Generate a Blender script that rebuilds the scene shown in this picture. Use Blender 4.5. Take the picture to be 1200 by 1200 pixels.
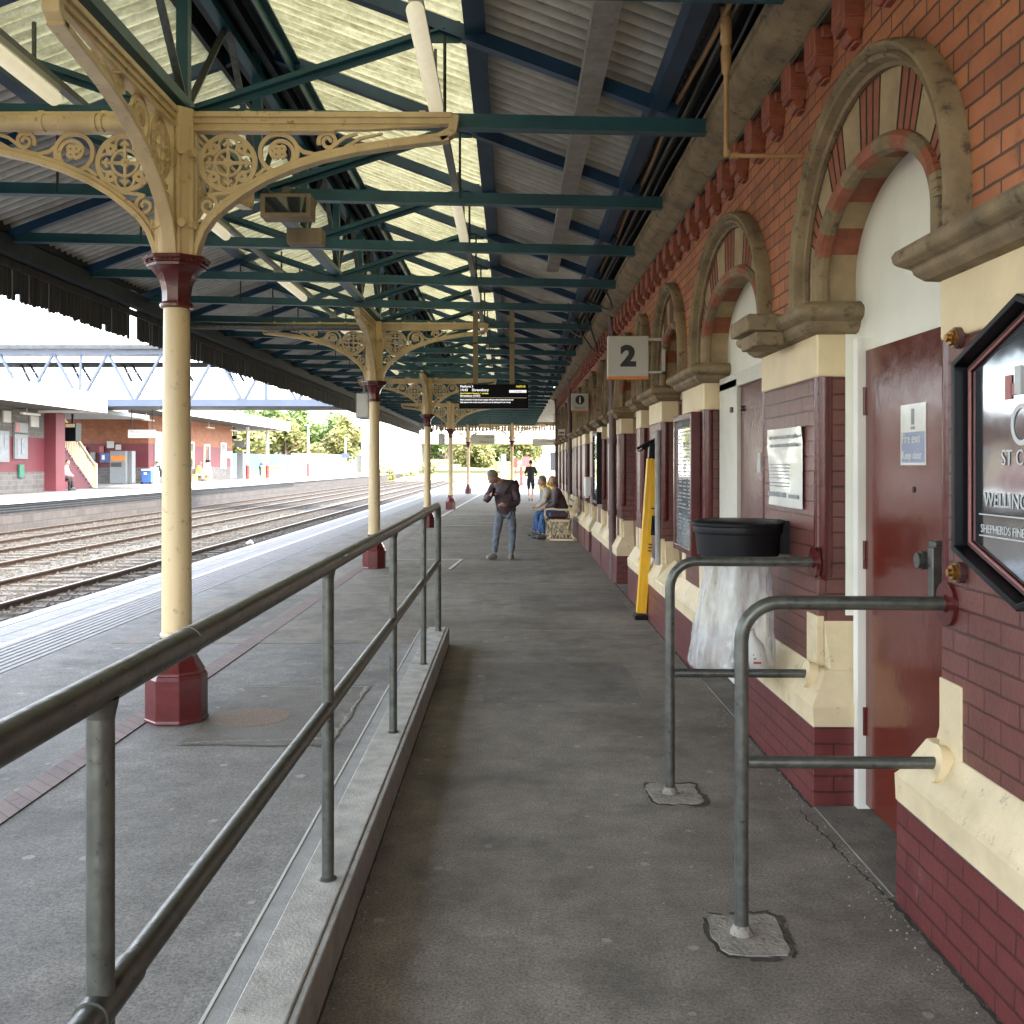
import bpy, math, random
from mathutils import Vector, Matrix
R = math.radians
random.seed(7)
sc = bpy.context.scene
COL = sc.collection
for o in list(bpy.data.objects): bpy.data.objects.remove(o)

# ------------------------------------------------------------ camera, light
cam = bpy.data.cameras.new('camera'); co = bpy.data.objects.new('camera', cam); COL.objects.link(co)
co.location = (0, 0, 1.6); co.rotation_euler = (R(90), 0, 0)
cam.sensor_width = 36; cam.lens = 36; cam.shift_y = -0.0458
cam.clip_start = 0.05; cam.clip_end = 4000
sc.camera = co
SUN_EL, SUN_DIR = 56, Vector((0.72, -0.69))       # the sun stands to the right and behind the camera
w = bpy.data.worlds.new("World"); sc.world = w; w.use_nodes = True
nt = w.node_tree; bg = nt.nodes['Background']
sky = nt.nodes.new('ShaderNodeTexSky'); sky.sky_type = 'NISHITA'; sky.sun_disc = False
sky.sun_elevation = R(SUN_EL); sky.sun_rotation = math.atan2(SUN_DIR.x, SUN_DIR.y)
sky.air_density = 1.0; sky.dust_density = 4.0; sky.ozone_density = 0.6
hs = nt.nodes.new('ShaderNodeHueSaturation'); hs.inputs['Saturation'].default_value = 0.5     # thin high haze
nt.links.new(sky.outputs[0], hs.inputs['Color']); nt.links.new(hs.outputs[0], bg.inputs[0]); bg.inputs[1].default_value = 0.15
sun = bpy.data.lights.new('sun', 'SUN'); so = bpy.data.objects.new('sun', sun); COL.objects.link(so)
sun.energy = 0.9; sun.angle = R(10); sun.color = (1.0, 0.95, 0.86)
sd = Vector((SUN_DIR.x * math.cos(R(SUN_EL)), SUN_DIR.y * math.cos(R(SUN_EL)), math.sin(R(SUN_EL))))
so.rotation_euler = (-sd).to_track_quat('-Z', 'Y').to_euler()
so.location = (20, -20, 40)
sc.view_settings.view_transform = 'Standard'; sc.view_settings.look = 'None'
sc.view_settings.exposure = 3.95; sc.view_settings.gamma = 1
cy = sc.cycles
cy.use_denoising = True
cy.max_bounces = 8; cy.diffuse_bounces = 5; cy.glossy_bounces = 3; cy.transmission_bounces = 4; cy.transparent_max_bounces = 6
cy.sample_clamp_indirect = 6.0; cy.caustics_reflective = False; cy.caustics_refractive = False

# ------------------------------------------------------------ materials
def newmat(name):
    m = bpy.data.materials.new(name); m.use_nodes = True
    return m, m.node_tree, m.node_tree.nodes['Principled BSDF']
def N(nt, t, **kw):
    n = nt.nodes.new(t)
    for k, v in kw.items(): setattr(n, k, v)
    return n
def ramp(nt, src, stops):
    r = nt.nodes.new('ShaderNodeValToRGB'); e = r.color_ramp.elements
    e[0].position, e[0].color = stops[0][0], (*stops[0][1], 1)
    e[1].position, e[1].color = stops[-1][0], (*stops[-1][1], 1)
    for p, c in stops[1:-1]:
        q = e.new(p); q.color = (*c, 1)
    nt.links.new(src, r.inputs[0]); return r
def noise(nt, vec, scale, detail=6, rough=0.6):
    n = nt.nodes.new('ShaderNodeTexNoise'); n.inputs['Scale'].default_value = scale
    n.inputs['Detail'].default_value = detail; n.inputs['Roughness'].default_value = rough
    if vec: nt.links.new(vec, n.inputs['Vector'])
    return n
def mix(nt, fac, a, b, mode='MIX'):
    n = nt.nodes.new('ShaderNodeMix'); n.data_type = 'RGBA'; n.blend_type = mode
    if hasattr(fac, 'links'): nt.links.new(fac, n.inputs[0])
    else: n.inputs[0].default_value = fac
    for s, i in ((a, 6), (b, 7)):
        if hasattr(s, 'links'): nt.links.new(s, n.inputs[i])
        else: n.inputs[i].default_value = (*s, 1)
    return n.outputs[2]
def bump(nt, h, strength, dist, prev=None):
    b = nt.nodes.new('ShaderNodeBump'); b.inputs['Strength'].default_value = strength; b.inputs['Distance'].default_value = dist
    nt.links.new(h, b.inputs['Height'])
    if prev: nt.links.new(prev, b.inputs['Normal'])
    return b.outputs[0]
def darker(c, f): return tuple(x * f for x in c)
def mat(name, c, rough=0.6, metal=0.0, var=0.25, scale=6.0, bmp=0.0, bscale=60, c2=None, dirt=None, rvar=0.0, streak=False, coat=0):
    m, nt, b = newmat(name)
    g = N(nt, 'ShaderNodeNewGeometry').outputs['Position']
    if streak:
        mp = N(nt, 'ShaderNodeMapping'); mp.inputs['Scale'].default_value = (1, 1, 0.12); nt.links.new(g, mp.inputs[0]); v = mp.outputs[0]
    else: v = g
    n1 = noise(nt, v, scale)
    col = ramp(nt, n1.outputs[0], [(0.3, darker(c, 1 - var)), (0.7, c2 or darker(c, 1 + var * 0.6))]).outputs[0]
    if dirt:
        n2 = noise(nt, g, scale * 3.1, 8, 0.7)
        f = ramp(nt, n2.outputs[0], [(dirt[1], (0, 0, 0)), (dirt[1] + 0.12, (1, 1, 1))]).outputs[0]
        col = mix(nt, f, col, dirt[0])
    nt.links.new(col, b.inputs['Base Color'])
    b.inputs['Roughness'].default_value = rough; b.inputs['Metallic'].default_value = metal
    if rvar:
        n4 = noise(nt, g, scale * 2)
        mr = N(nt, 'ShaderNodeMapRange'); mr.inputs['From Min'].default_value = 0.3; mr.inputs['From Max'].default_value = 0.7
        mr.inputs['To Min'].default_value = max(0.03, rough - rvar); mr.inputs['To Max'].default_value = min(1, rough + rvar)
        nt.links.new(n4.outputs[0], mr.inputs[0]); nt.links.new(mr.outputs[0], b.inputs['Roughness'])
    if bmp:
        n3 = noise(nt, g, bscale, 5)
        nt.links.new(bump(nt, n3.outputs[0], bmp, 0.01), b.inputs['Normal'])
    if coat: b.inputs['Coat Weight'].default_value = coat
    return m
def brickmat(name, c1, c2, mortar, rough=0.7, bw=0.225, bh=0.075, ms=0.012, bmp=0.6, paint=False, stain=None):
    m, nt, b = newmat(name)
    g = N(nt, 'ShaderNodeNewGeometry').outputs['Position']
    sp = N(nt, 'ShaderNodeSeparateXYZ'); nt.links.new(g, sp.inputs[0])
    ad = N(nt, 'ShaderNodeMath', operation='ADD'); nt.links.new(sp.outputs[0], ad.inputs[0]); nt.links.new(sp.outputs[1], ad.inputs[1])
    cb = N(nt, 'ShaderNodeCombineXYZ'); nt.links.new(ad.outputs[0], cb.inputs[0]); nt.links.new(sp.outputs[2], cb.inputs[1])
    wob = noise(nt, g, 9, 3); sv = N(nt, 'ShaderNodeVectorMath', operation='SCALE'); sv.inputs['Scale'].default_value = 0.009
    nt.links.new(wob.outputs['Color'], sv.inputs[0])
    av = N(nt, 'ShaderNodeVectorMath', operation='ADD'); nt.links.new(cb.outputs[0], av.inputs[0]); nt.links.new(sv.outputs[0], av.inputs[1])
    br = N(nt, 'ShaderNodeTexBrick'); br.inputs['Scale'].default_value = 1; br.inputs['Brick Width'].default_value = bw
    br.inputs['Row Height'].default_value = bh; br.inputs['Mortar Size'].default_value = ms * 0.5; br.inputs['Mortar Smooth'].default_value = 0.3
    br.inputs['Bias'].default_value = -0.1
    br.inputs['Color1'].default_value = (*c1, 1); br.inputs['Color2'].default_value = (*c2, 1); br.inputs['Mortar'].default_value = (*mortar, 1)
    nt.links.new(av.outputs[0], br.inputs['Vector'])
    n1 = noise(nt, g, 3.2, 8, 0.65)
    col = mix(nt, 0.55, br.outputs['Color'], ramp(nt, n1.outputs[0], [(0.3, (0.5, 0.5, 0.5)), (0.68, (1.25, 1.2, 1.15))]).outputs[0], 'MULTIPLY')
    if stain:
        n2 = noise(nt, g, 5.5, 8, 0.75)
        f = ramp(nt, n2.outputs[0], [(stain[1], (0, 0, 0)), (stain[1] + 0.15, (0.8, 0.8, 0.8))]).outputs[0]
        col = mix(nt, f, col, stain[0])
    nt.links.new(col, b.inputs['Base Color']); b.inputs['Roughness'].default_value = rough
    inv = N(nt, 'ShaderNodeMath', operation='SUBTRACT'); inv.inputs[0].default_value = 1; nt.links.new(br.outputs['Fac'], inv.inputs[1])
    p = bump(nt, inv.outputs[0], bmp, 0.008)
    n3 = noise(nt, g, 45, 5); p = bump(nt, n3.outputs[0], 0.35, 0.006, p)
    nt.links.new(p, b.inputs['Normal'])
    return m
M = {}
M['cream'] = mat('cream paint', (0.72, 0.585, 0.36), 0.42, var=0.14, scale=3, bmp=0.15, bscale=25, dirt=((0.42, 0.34, 0.21), 0.66))
M['cream_plinth'] = mat('scuffed cream paint', (0.66, 0.54, 0.34), 0.5, var=0.16, scale=5, bmp=0.45, bscale=16, dirt=((0.27, 0.22, 0.15), 0.60))
M['cream_iron'] = mat('cream gloss paint', (0.60, 0.465, 0.265), 0.38, var=0.2, scale=5, bmp=0.12, bscale=30, dirt=((0.30, 0.20, 0.10), 0.585), streak=True)
M['maroon'] = mat('maroon gloss paint', (0.090, 0.014, 0.014), 0.22, var=0.25, scale=6, bmp=0.25, bscale=22)
M['door'] = mat('door maroon gloss', (0.110, 0.019, 0.011), 0.17, var=0.12, scale=2.5, bmp=0.10, bscale=14, rvar=0.05)
M['maroon_brick'] = brickmat('painted maroon brick', (0.150, 0.055, 0.045), (0.132, 0.047, 0.040), (0.070, 0.024, 0.020), rough=0.36, ms=0.009, bmp=0.95, stain=((0.20, 0.07, 0.065), 0.62))
M['plinth_brick'] = brickmat('painted plinth brick', (0.125, 0.028, 0.027), (0.108, 0.023, 0.023), (0.062, 0.015, 0.015), rough=0.36, ms=0.010, bmp=1.0, stain=((0.20, 0.085, 0.08), 0.60))
M['red_brick'] = brickmat('red engineering brick', (0.46, 0.178, 0.083), (0.32, 0.108, 0.055), (0.085, 0.052, 0.038), rough=0.62, ms=0.012, stain=((0.15, 0.07, 0.045), 0.56))
M['far_orange'] = brickmat('orange brick', (0.30, 0.115, 0.055), (0.25, 0.09, 0.045), (0.19, 0.11, 0.07), bw=0.45, bh=0.15)
M['far_grey'] = brickmat('grey brick', (0.15, 0.14, 0.13), (0.11, 0.10, 0.095), (0.19, 0.18, 0.17), bw=0.6, bh=0.2, ms=0.03)
M['far_maroon'] = mat('far maroon paint', (0.15, 0.030, 0.038), 0.6, var=0.12, scale=1)
M['stone'] = mat('weathered sandstone', (0.24, 0.18, 0.105), 0.8, var=0.45, scale=4, bmp=0.5, bscale=40, dirt=((0.07, 0.052, 0.036), 0.55))
M['stone_light'] = mat('pale sandstone', (0.36, 0.27, 0.16), 0.8, var=0.3, scale=5, bmp=0.4, bscale=50, dirt=((0.15, 0.11, 0.07), 0.62))
M['brick_plain'] = mat('red rubbed brick', (0.27, 0.088, 0.048), 0.65, var=0.3, scale=14, bmp=0.4, bscale=50, dirt=((0.17, 0.06, 0.04), 0.63))
M['corbel'] = mat('moulded red brick', (0.25, 0.070, 0.040), 0.55, var=0.35, scale=12, bmp=0.4, bscale=40, dirt=((0.12, 0.04, 0.03), 0.6))
M['white_render'] = mat('white painted render', (0.82, 0.82, 0.74), 0.38, var=0.10, scale=2.2, bmp=0.25, bscale=9)
M['white_frame'] = mat('off white frame paint', (0.60, 0.58, 0.50), 0.4, var=0.08, scale=8)
M['white'] = mat('white paint', (0.78, 0.78, 0.75), 0.5, var=0.06, scale=3)
M['far_white'] = mat('far white paper', (0.22, 0.23, 0.23), 0.5, var=0.1, scale=3)
M['black'] = mat('black paint', (0.004, 0.005, 0.007), 0.38, var=0.2, scale=9)
M['black'].node_tree.nodes['Principled BSDF'].inputs['Specular IOR Level'].default_value = 0.22
M['screen'] = mat('screen glass', (0.002, 0.002, 0.003), 0.3)
M['screen'].node_tree.nodes['Principled BSDF'].inputs['Specular IOR Level'].default_value = 0.06
M['bin_black'] = mat('black plastic', (0.006, 0.007, 0.009), 0.38, var=0.2, scale=12, bmp=0.08)
M['bin_black'].node_tree.nodes['Principled BSDF'].inputs['Specular IOR Level'].default_value = 0.3
M['teal'] = mat('dark teal steel paint', (0.010, 0.072, 0.100), 0.42, var=0.35, scale=4, bmp=0.1, dirt=((0.03, 0.032, 0.03), 0.66))
M['blue'] = mat('dark blue steel paint', (0.007, 0.045, 0.105), 0.42, var=0.35, scale=4, bmp=0.1, dirt=((0.02, 0.022, 0.03), 0.66))
M['dark_steel'] = mat('sooty steel', (0.022, 0.028, 0.032), 0.6, var=0.5, scale=5)
M['dark_wood'] = mat('sooty boards', (0.042, 0.037, 0.032), 0.85, var=0.6, scale=9, streak=True)
M['end_wood'] = mat('sun bleached valance', (0.27, 0.21, 0.14), 0.8, var=0.3, scale=6, streak=True)
M['cladding'] = mat('grey roof sheet', (0.60, 0.58, 0.53), 0.65, var=0.3, scale=1.8, dirt=((0.28, 0.265, 0.235), 0.6))
M['galv'] = mat('galvanised steel', (0.105, 0.109, 0.098), 0.36, 0.5, var=0.35, scale=22, bmp=0.10, bscale=120, dirt=((0.085, 0.075, 0.055), 0.60), rvar=0.1)
M['grey_paint'] = mat('grey paint', (0.22, 0.235, 0.24), 0.5, var=0.1, scale=8)
M['lightgrey'] = mat('light grey plastic', (0.52, 0.52, 0.50), 0.5, var=0.08, scale=8)
M['fitting'] = mat('yellowed light diffuser', (0.80, 0.78, 0.66), 0.3, var=0.08, scale=9, streak=False)
M['concrete'] = mat('kerb concrete', (0.40, 0.39, 0.35), 0.85, var=0.35, scale=7, bmp=0.4, bscale=90, dirt=((0.2, 0.19, 0.17), 0.6))
M['kerb_dark'] = mat('kerb edging', (0.32, 0.31, 0.285), 0.85, var=0.25, scale=8, bmp=0.4, bscale=90, dirt=((0.1, 0.095, 0.085), 0.58))
M['kerb_mid'] = mat('kerb stone', (0.30, 0.30, 0.29), 0.85, var=0.2, scale=9, bmp=0.3, bscale=90)
M['yellow'] = mat('yellow paint', (0.72, 0.40, 0.012), 0.4, var=0.1, scale=7, dirt=((0.35, 0.2, 0.03), 0.68))
M['bright_yellow'] = mat('grit bin yellow', (0.75, 0.6, 0.12), 0.5)
M['brass'] = mat('brass', (0.42, 0.25, 0.08), 0.3, 0.9, var=0.3, scale=30)
M['rust'] = mat('rusty rail', (0.055, 0.034, 0.022), 0.6, 0.3, var=0.35, scale=8)
M['railtop'] = mat('worn rail head', (0.15, 0.115, 0.085), 0.35, 0.6, var=0.2, scale=8)
M['sleeper'] = mat('sleeper', (0.042, 0.037, 0.032), 0.9, var=0.3, scale=4)
M['skin'] = mat('skin', (0.50, 0.27, 0.18), 0.55, var=0.08, scale=20)
M['far_red'] = mat('red brown paint', (0.26, 0.035, 0.03), 0.5)
M['bridge_blue'] = mat('pale blue steel', (0.036, 0.050, 0.080), 0.5, var=0.15, scale=2)
M['bridge_white'] = mat('bridge panel', (0.70, 0.70, 0.68), 0.6, var=0.08, scale=1)
M['roadbridge'] = mat('pale concrete', (0.55, 0.52, 0.48), 0.8, var=0.2, scale=0.5)
M['far_stone'] = brickmat('platform wall stone', (0.060, 0.052, 0.047), (0.043, 0.037, 0.034), (0.03, 0.026, 0.024), bw=0.7, bh=0.28, ms=0.03, stain=((0.13, 0.115, 0.10), 0.63))
M['orange'] = mat('orange', (0.75, 0.22, 0.03), 0.5)
M['bluepaint'] = mat('blue plastic', (0.03, 0.09, 0.36), 0.45)
M['green'] = mat('green plastic', (0.02, 0.17, 0.10), 0.45)
M['purple'] = mat('purple stair nosing', (0.26, 0.16, 0.30), 0.6)
M['sign_face'] = mat('sign face', (0.52, 0.52, 0.49), 0.5, var=0.05, scale=3)
M['paper'] = mat('laminated paper', (0.68, 0.69, 0.64), 0.13, var=0.05, scale=9, bmp=0.25, bscale=6)
M['ink'] = mat('black ink', (0.015, 0.015, 0.017), 0.5)
M['ink_grey'] = mat('grey ink', (0.22, 0.24, 0.27), 0.4)
M['ink_blue'] = mat('blue ink', (0.05, 0.09, 0.28), 0.4)
M['red_ink'] = mat('red ink', (0.36, 0.07, 0.07), 0.4)
M['tan_pipe'] = mat('painted conduit', (0.42, 0.26, 0.12), 0.5, var=0.2)
M['cable'] = mat('cable', (0.035, 0.035, 0.04), 0.5)
M['brown_pipe'] = mat('maroon downpipe', (0.10, 0.05, 0.048), 0.4, var=0.3, bmp=0.2)
M['palisade'] = mat('white palisade', (0.7, 0.72, 0.7), 0.5)
M['palisade_teal'] = mat('green palisade', (0.05, 0.16, 0.14), 0.5)
M['manhole'] = mat('rusty cover', (0.20, 0.135, 0.095), 0.75, var=0.5, scale=90, bmp=1.0, bscale=70)
M['channel'] = brickmat('drain channel brick', (0.17, 0.12, 0.105), (0.145, 0.10, 0.09), (0.07, 0.05, 0.045), bw=0.11, bh=0.07, ms=0.012)

_m = M['fitting']; _m.node_tree.nodes['Principled BSDF'].inputs['Emission Color'].default_value = (1, 0.90, 0.62, 1); _m.node_tree.nodes['Principled BSDF'].inputs['Emission Strength'].default_value = 0.036
M['notice_blue'] = mat('faded blue print', (0.20, 0.25, 0.38), 0.3)
M['faded_red'] = mat('faded red etching', (0.45, 0.18, 0.17), 0.5)
def cloth(name, c, r=0.85): return mat(name, c, r, var=0.3, scale=12, bmp=0.5, bscale=18)
M['jacket_plum'] = cloth('plum padded jacket', (0.060, 0.034, 0.042), 0.6)
M['jeans_grey'] = cloth('grey jeans', (0.13, 0.15, 0.18))
M['jeans_blue'] = cloth('blue jeans', (0.035, 0.085, 0.20))
M['cloth_black'] = cloth('black cloth', (0.012, 0.013, 0.017))
M['cloth_cream'] = cloth('cream cloth', (0.42, 0.38, 0.32))
M['cloth_white'] = cloth('white cloth', (0.6, 0.6, 0.6))
M['shoe'] = mat('shoe leather', (0.05, 0.047, 0.045), 0.5)
M['shoe_light'] = mat('grey shoe', (0.24, 0.22, 0.19), 0.6)
M['hair_grey'] = mat('grey hair', (0.22, 0.20, 0.18), 0.7, scale=60, bmp=0.6)
M['hair_dark'] = mat('dark hair', (0.025, 0.018, 0.014), 0.6, scale=60, bmp=0.6)
M['hair_fair'] = mat('fair hair', (0.40, 0.30, 0.18), 0.6, scale=60, bmp=0.6)

def asphalt(name, c, patch, lightc, speck=True, seedoff=0):
    m, nt, b = newmat(name)
    g0 = N(nt, 'ShaderNodeNewGeometry').outputs['Position']
    mp = N(nt, 'ShaderNodeMapping'); mp.inputs['Location'].default_value = (seedoff, seedoff * 2, 0); nt.links.new(g0, mp.inputs[0]); g = mp.outputs[0]
    big = noise(nt, g, 0.55, 5, 0.6); fine = noise(nt, g, 95, 5, 0.8); mid = noise(nt, g, 4.5, 8, 0.72)
    col = ramp(nt, big.outputs[0], [(0.3, patch), (0.65, c)]).outputs[0]
    col = mix(nt, 0.75, col, ramp(nt, mid.outputs[0], [(0.3, (0.55, 0.54, 0.53)), (0.7, (1.32, 1.31, 1.28))]).outputs[0], 'MULTIPLY')
    col = mix(nt, 0.8, col, ramp(nt, fine.outputs[0], [(0.36, (0.34, 0.34, 0.34)), (0.60, (1.6, 1.58, 1.55))]).outputs[0], 'MULTIPLY')
    if speck:
        v = N(nt, 'ShaderNodeTexVoronoi', voronoi_dimensions='2D'); v.inputs['Scale'].default_value = 4.6; v.inputs['Randomness'].default_value = 1.0
        dn = noise(nt, g, 45, 3); dsc = N(nt, 'ShaderNodeVectorMath', operation='SCALE'); dsc.inputs['Scale'].default_value = 0.03; nt.links.new(dn.outputs['Color'], dsc.inputs[0])
        dad = N(nt, 'ShaderNodeVectorMath', operation='ADD'); nt.links.new(g, dad.inputs[0]); nt.links.new(dsc.outputs[0], dad.inputs[1]); nt.links.new(dad.outputs[0], v.inputs['Vector'])
        sp = N(nt, 'ShaderNodeSeparateColor'); nt.links.new(v.outputs['Color'], sp.inputs[0])
        th = N(nt, 'ShaderNodeMath', operation='MULTIPLY'); nt.links.new(sp.outputs[0], th.inputs[0]); nt.links.new(sp.outputs[1], th.inputs[1])
        th2 = N(nt, 'ShaderNodeMath', operation='MULTIPLY'); nt.links.new(th.outputs[0], th2.inputs[0]); th2.inputs[1].default_value = 0.15
        lt = N(nt, 'ShaderNodeMath', operation='LESS_THAN'); nt.links.new(v.outputs['Distance'], lt.inputs[0]); nt.links.new(th2.outputs[0], lt.inputs[1])
        sel = N(nt, 'ShaderNodeMath', operation='GREATER_THAN'); nt.links.new(sp.outputs[2], sel.inputs[0]); sel.inputs[1].default_value = 0.45
        a = N(nt, 'ShaderNodeMath', operation='MULTIPLY'); nt.links.new(lt.outputs[0], a.inputs[0]); nt.links.new(sel.outputs[0], a.inputs[1])
        a2 = N(nt, 'ShaderNodeMath', operation='MULTIPLY'); nt.links.new(a.outputs[0], a2.inputs[0]); a2.inputs[1].default_value = 0.75
        col = mix(nt, a2.outputs[0], col, lightc)
        # hairline cracks
    nt.links.new(col, b.inputs['Base Color']); b.inputs['Roughness'].default_value = 0.82
    st = noise(nt, g, 0.9, 10, 0.75); sf = ramp(nt, st.outputs[0], [(0.50, (0, 0, 0)), (0.62, (1, 1, 1))])
    sm_ = N(nt, 'ShaderNodeMath', operation='MULTIPLY'); nt.links.new(sf.outputs[0], sm_.inputs[0]); sm_.inputs[1].default_value = 0.55
    col = mix(nt, sm_.outputs[0], col, darker(patch, 0.42)); nt.links.new(col, b.inputs['Base Color'])
    rr = ramp(nt, big.outputs[0], [(0.3, (0.62,) * 3), (0.6, (0.85,) * 3)]); nt.links.new(rr.outputs[0], b.inputs['Roughness'])
    p = bump(nt, fine.outputs[0], 0.6, 0.004); p = bump(nt, mid.outputs[0], 0.25, 0.02, p)
    nt.links.new(p, b.inputs['Normal'])
    return m
M['asphalt'] = asphalt('worn asphalt', (0.210, 0.192, 0.166), (0.125, 0.112, 0.094), (0.30, 0.29, 0.25))
M['asphalt_blue'] = asphalt('platform asphalt', (0.190, 0.184, 0.174), (0.140, 0.134, 0.124), (0.32, 0.31, 0.28), seedoff=13)
M['patch'] = mat('concrete patch', (0.27, 0.25, 0.21), 0.9, var=0.35, scale=14, bmp=0.8, bscale=60, dirt=((0.09, 0.08, 0.065), 0.55))
M['threshold'] = mat('stone threshold', (0.13, 0.12, 0.10), 0.8, var=0.4, scale=6, bmp=0.5, bscale=50)
M['coping'] = mat('platform coping', (0.33, 0.33, 0.32), 0.8, var=0.15, scale=6, bmp=0.2)
def slabmat():
    m = brickmat('paving slabs', (0.46, 0.45, 0.45), (0.40, 0.40, 0.41), (0.22, 0.22, 0.22), bw=0.9, bh=5, ms=0.02, bmp=0.3)
    return m
M['slabs'] = mat('paving slabs', (0.27, 0.265, 0.26), 0.8, var=0.2, scale=5, bmp=0.2)
M['tactile'] = mat('tactile paving', (0.29, 0.285, 0.275), 0.8, var=0.2, scale=6, bmp=0.2)
M['ballast'] = mat('ballast', (0.042, 0.040, 0.034), 0.95, var=0.5, scale=16, bmp=1.0, bscale=14, dirt=((0.024, 0.022, 0.018), 0.5))
M['earth'] = mat('earth', (0.17, 0.15, 0.08), 0.95, var=0.4, scale=0.6)
M['grass'] = mat('grass', (0.16, 0.20, 0.05), 0.9, var=0.4, scale=0.8, c2=(0.28, 0.26, 0.10))
def leafmat(name, c1, c2):
    m, nt, b = newmat(name)
    g = N(nt, 'ShaderNodeNewGeometry')
    n1 = noise(nt, g.outputs['Position'], 0.6, 4)
    col = ramp(nt, n1.outputs[0], [(0.35, c1), (0.65, c2)]).outputs[0]
    nt.links.new(col, b.inputs['Base Color']); b.inputs['Roughness'].default_value = 0.6
    t = N(nt, 'ShaderNodeBsdfTranslucent'); nt.links.new(col, t.inputs[0])
    mx = N(nt, 'ShaderNodeMixShader'); mx.inputs[0].default_value = 0.35
    nt.links.new(b.outputs[0], mx.inputs[1]); nt.links.new(t.outputs[0], mx.inputs[2])
    nt.links.new(mx.outputs[0], nt.nodes['Material Output'].inputs[0])
    return m
M['leaf'] = leafmat('spring foliage', (0.04, 0.085, 0.014), (0.10, 0.14, 0.028))
M['leaf_yellow'] = leafmat('yellow green foliage', (0.09, 0.11, 0.028), (0.18, 0.165, 0.055))
M['leaf_dark'] = leafmat('dark foliage', (0.035, 0.065, 0.015), (0.08, 0.12, 0.03))
M['bark'] = mat('bark', (0.12, 0.09, 0.065), 0.9)
def ribs(nt, g, col, depth):     # groove shading of the corrugated sheet, painted into its colour
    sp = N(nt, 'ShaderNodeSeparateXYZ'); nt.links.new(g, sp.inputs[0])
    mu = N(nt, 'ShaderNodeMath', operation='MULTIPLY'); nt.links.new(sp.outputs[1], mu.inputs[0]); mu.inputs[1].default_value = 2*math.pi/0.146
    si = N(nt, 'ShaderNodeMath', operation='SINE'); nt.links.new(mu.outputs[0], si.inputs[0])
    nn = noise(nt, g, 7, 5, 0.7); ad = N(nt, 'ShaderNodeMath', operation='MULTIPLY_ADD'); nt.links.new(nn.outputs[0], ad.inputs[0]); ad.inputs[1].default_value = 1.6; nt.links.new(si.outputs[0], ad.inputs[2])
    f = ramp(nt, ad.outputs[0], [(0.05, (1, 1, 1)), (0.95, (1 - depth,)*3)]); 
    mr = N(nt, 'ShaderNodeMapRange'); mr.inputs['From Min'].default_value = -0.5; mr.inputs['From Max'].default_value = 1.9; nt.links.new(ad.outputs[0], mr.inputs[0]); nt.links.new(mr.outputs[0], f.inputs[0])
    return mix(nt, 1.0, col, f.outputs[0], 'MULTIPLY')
def gfrp():
    m, nt, b = newmat('translucent roof sheet')
    g = N(nt, 'ShaderNodeNewGeometry').outputs['Position']
    mp = N(nt, 'ShaderNodeMapping'); mp.inputs['Scale'].default_value = (0.9, 7, 1); nt.links.new(g, mp.inputs[0])
    n1 = noise(nt, mp.outputs[0], 3, 8, 0.7); n2 = noise(nt, g, 28, 6, 0.75)
    n5 = noise(nt, g, 1.3, 4)
    col = ramp(nt, n1.outputs[0], [(0.30, (0.075, 0.070, 0.036)), (0.50, (0.155, 0.150, 0.090)), (0.70, (0.215, 0.212, 0.14))]).outputs[0]
    col = mix(nt, 0.6, col, ramp(nt, n2.outputs[0], [(0.35, (0.55, 0.52, 0.4)), (0.6, (1.1, 1.1, 1.1))]).outputs[0], 'MULTIPLY')
    col = mix(nt, 0.5, col, ramp(nt, n5.outputs[0], [(0.35, (0.65, 0.65, 0.6)), (0.6, (1.1, 1.1, 1.1))]).outputs[0], 'MULTIPLY')
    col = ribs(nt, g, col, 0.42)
    t = N(nt, 'ShaderNodeBsdfTranslucent'); nt.links.new(col, t.inputs[0])
    nt.links.new(col, b.inputs['Base Color']); b.inputs['Roughness'].default_value = 0.5
    mx = N(nt, 'ShaderNodeMixShader'); mx.inputs[0].default_value = 0.6
    nt.links.new(b.outputs[0], mx.inputs[1]); nt.links.new(t.outputs[0], mx.inputs[2])
    nt.links.new(mx.outputs[0], nt.nodes['Material Output'].inputs[0])
    return m
M['grp'] = gfrp()
def bagmat():
    m, nt, b = newmat('clear bin bag')
    g = N(nt, 'ShaderNodeNewGeometry').outputs['Position']
    mp = N(nt, 'ShaderNodeMapping'); mp.inputs['Scale'].default_value = (1, 1, 0.3); nt.links.new(g, mp.inputs[0])
    n1 = noise(nt, mp.outputs[0], 22, 6, 0.6)
    b.inputs['Base Color'].default_value = (0.78, 0.79, 0.78, 1); b.inputs['Roughness'].default_value = 0.22
    nt.links.new(bump(nt, n1.outputs[0], 0.7, 0.02), b.inputs['Normal'])
    t = N(nt, 'ShaderNodeBsdfTransparent'); t.inputs[0].default_value = (0.9, 0.9, 0.9, 1)
    r = N(nt, 'ShaderNodeMapRange'); r.inputs['From Min'].default_value = 0.3; r.inputs['From Max'].default_value = 0.7
    r.inputs['To Min'].default_value = 0.74; r.inputs['To Max'].default_value = 0.40; nt.links.new(n1.outputs[0], r.inputs[0])
    mx = N(nt, 'ShaderNodeMixShader'); nt.links.new(r.outputs[0], mx.inputs[0])
    nt.links.new(b.outputs[0], mx.inputs[1]); nt.links.new(t.outputs[0], mx.inputs[2])
    nt.links.new(mx.outputs[0], nt.nodes['Material Output'].inputs[0])
    return m
M['bag'] = bagmat()
_m = M['cladding']; _nt = _m.node_tree; _b = _nt.nodes['Principled BSDF']; _src = _b.inputs['Base Color'].links[0].from_socket
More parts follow.
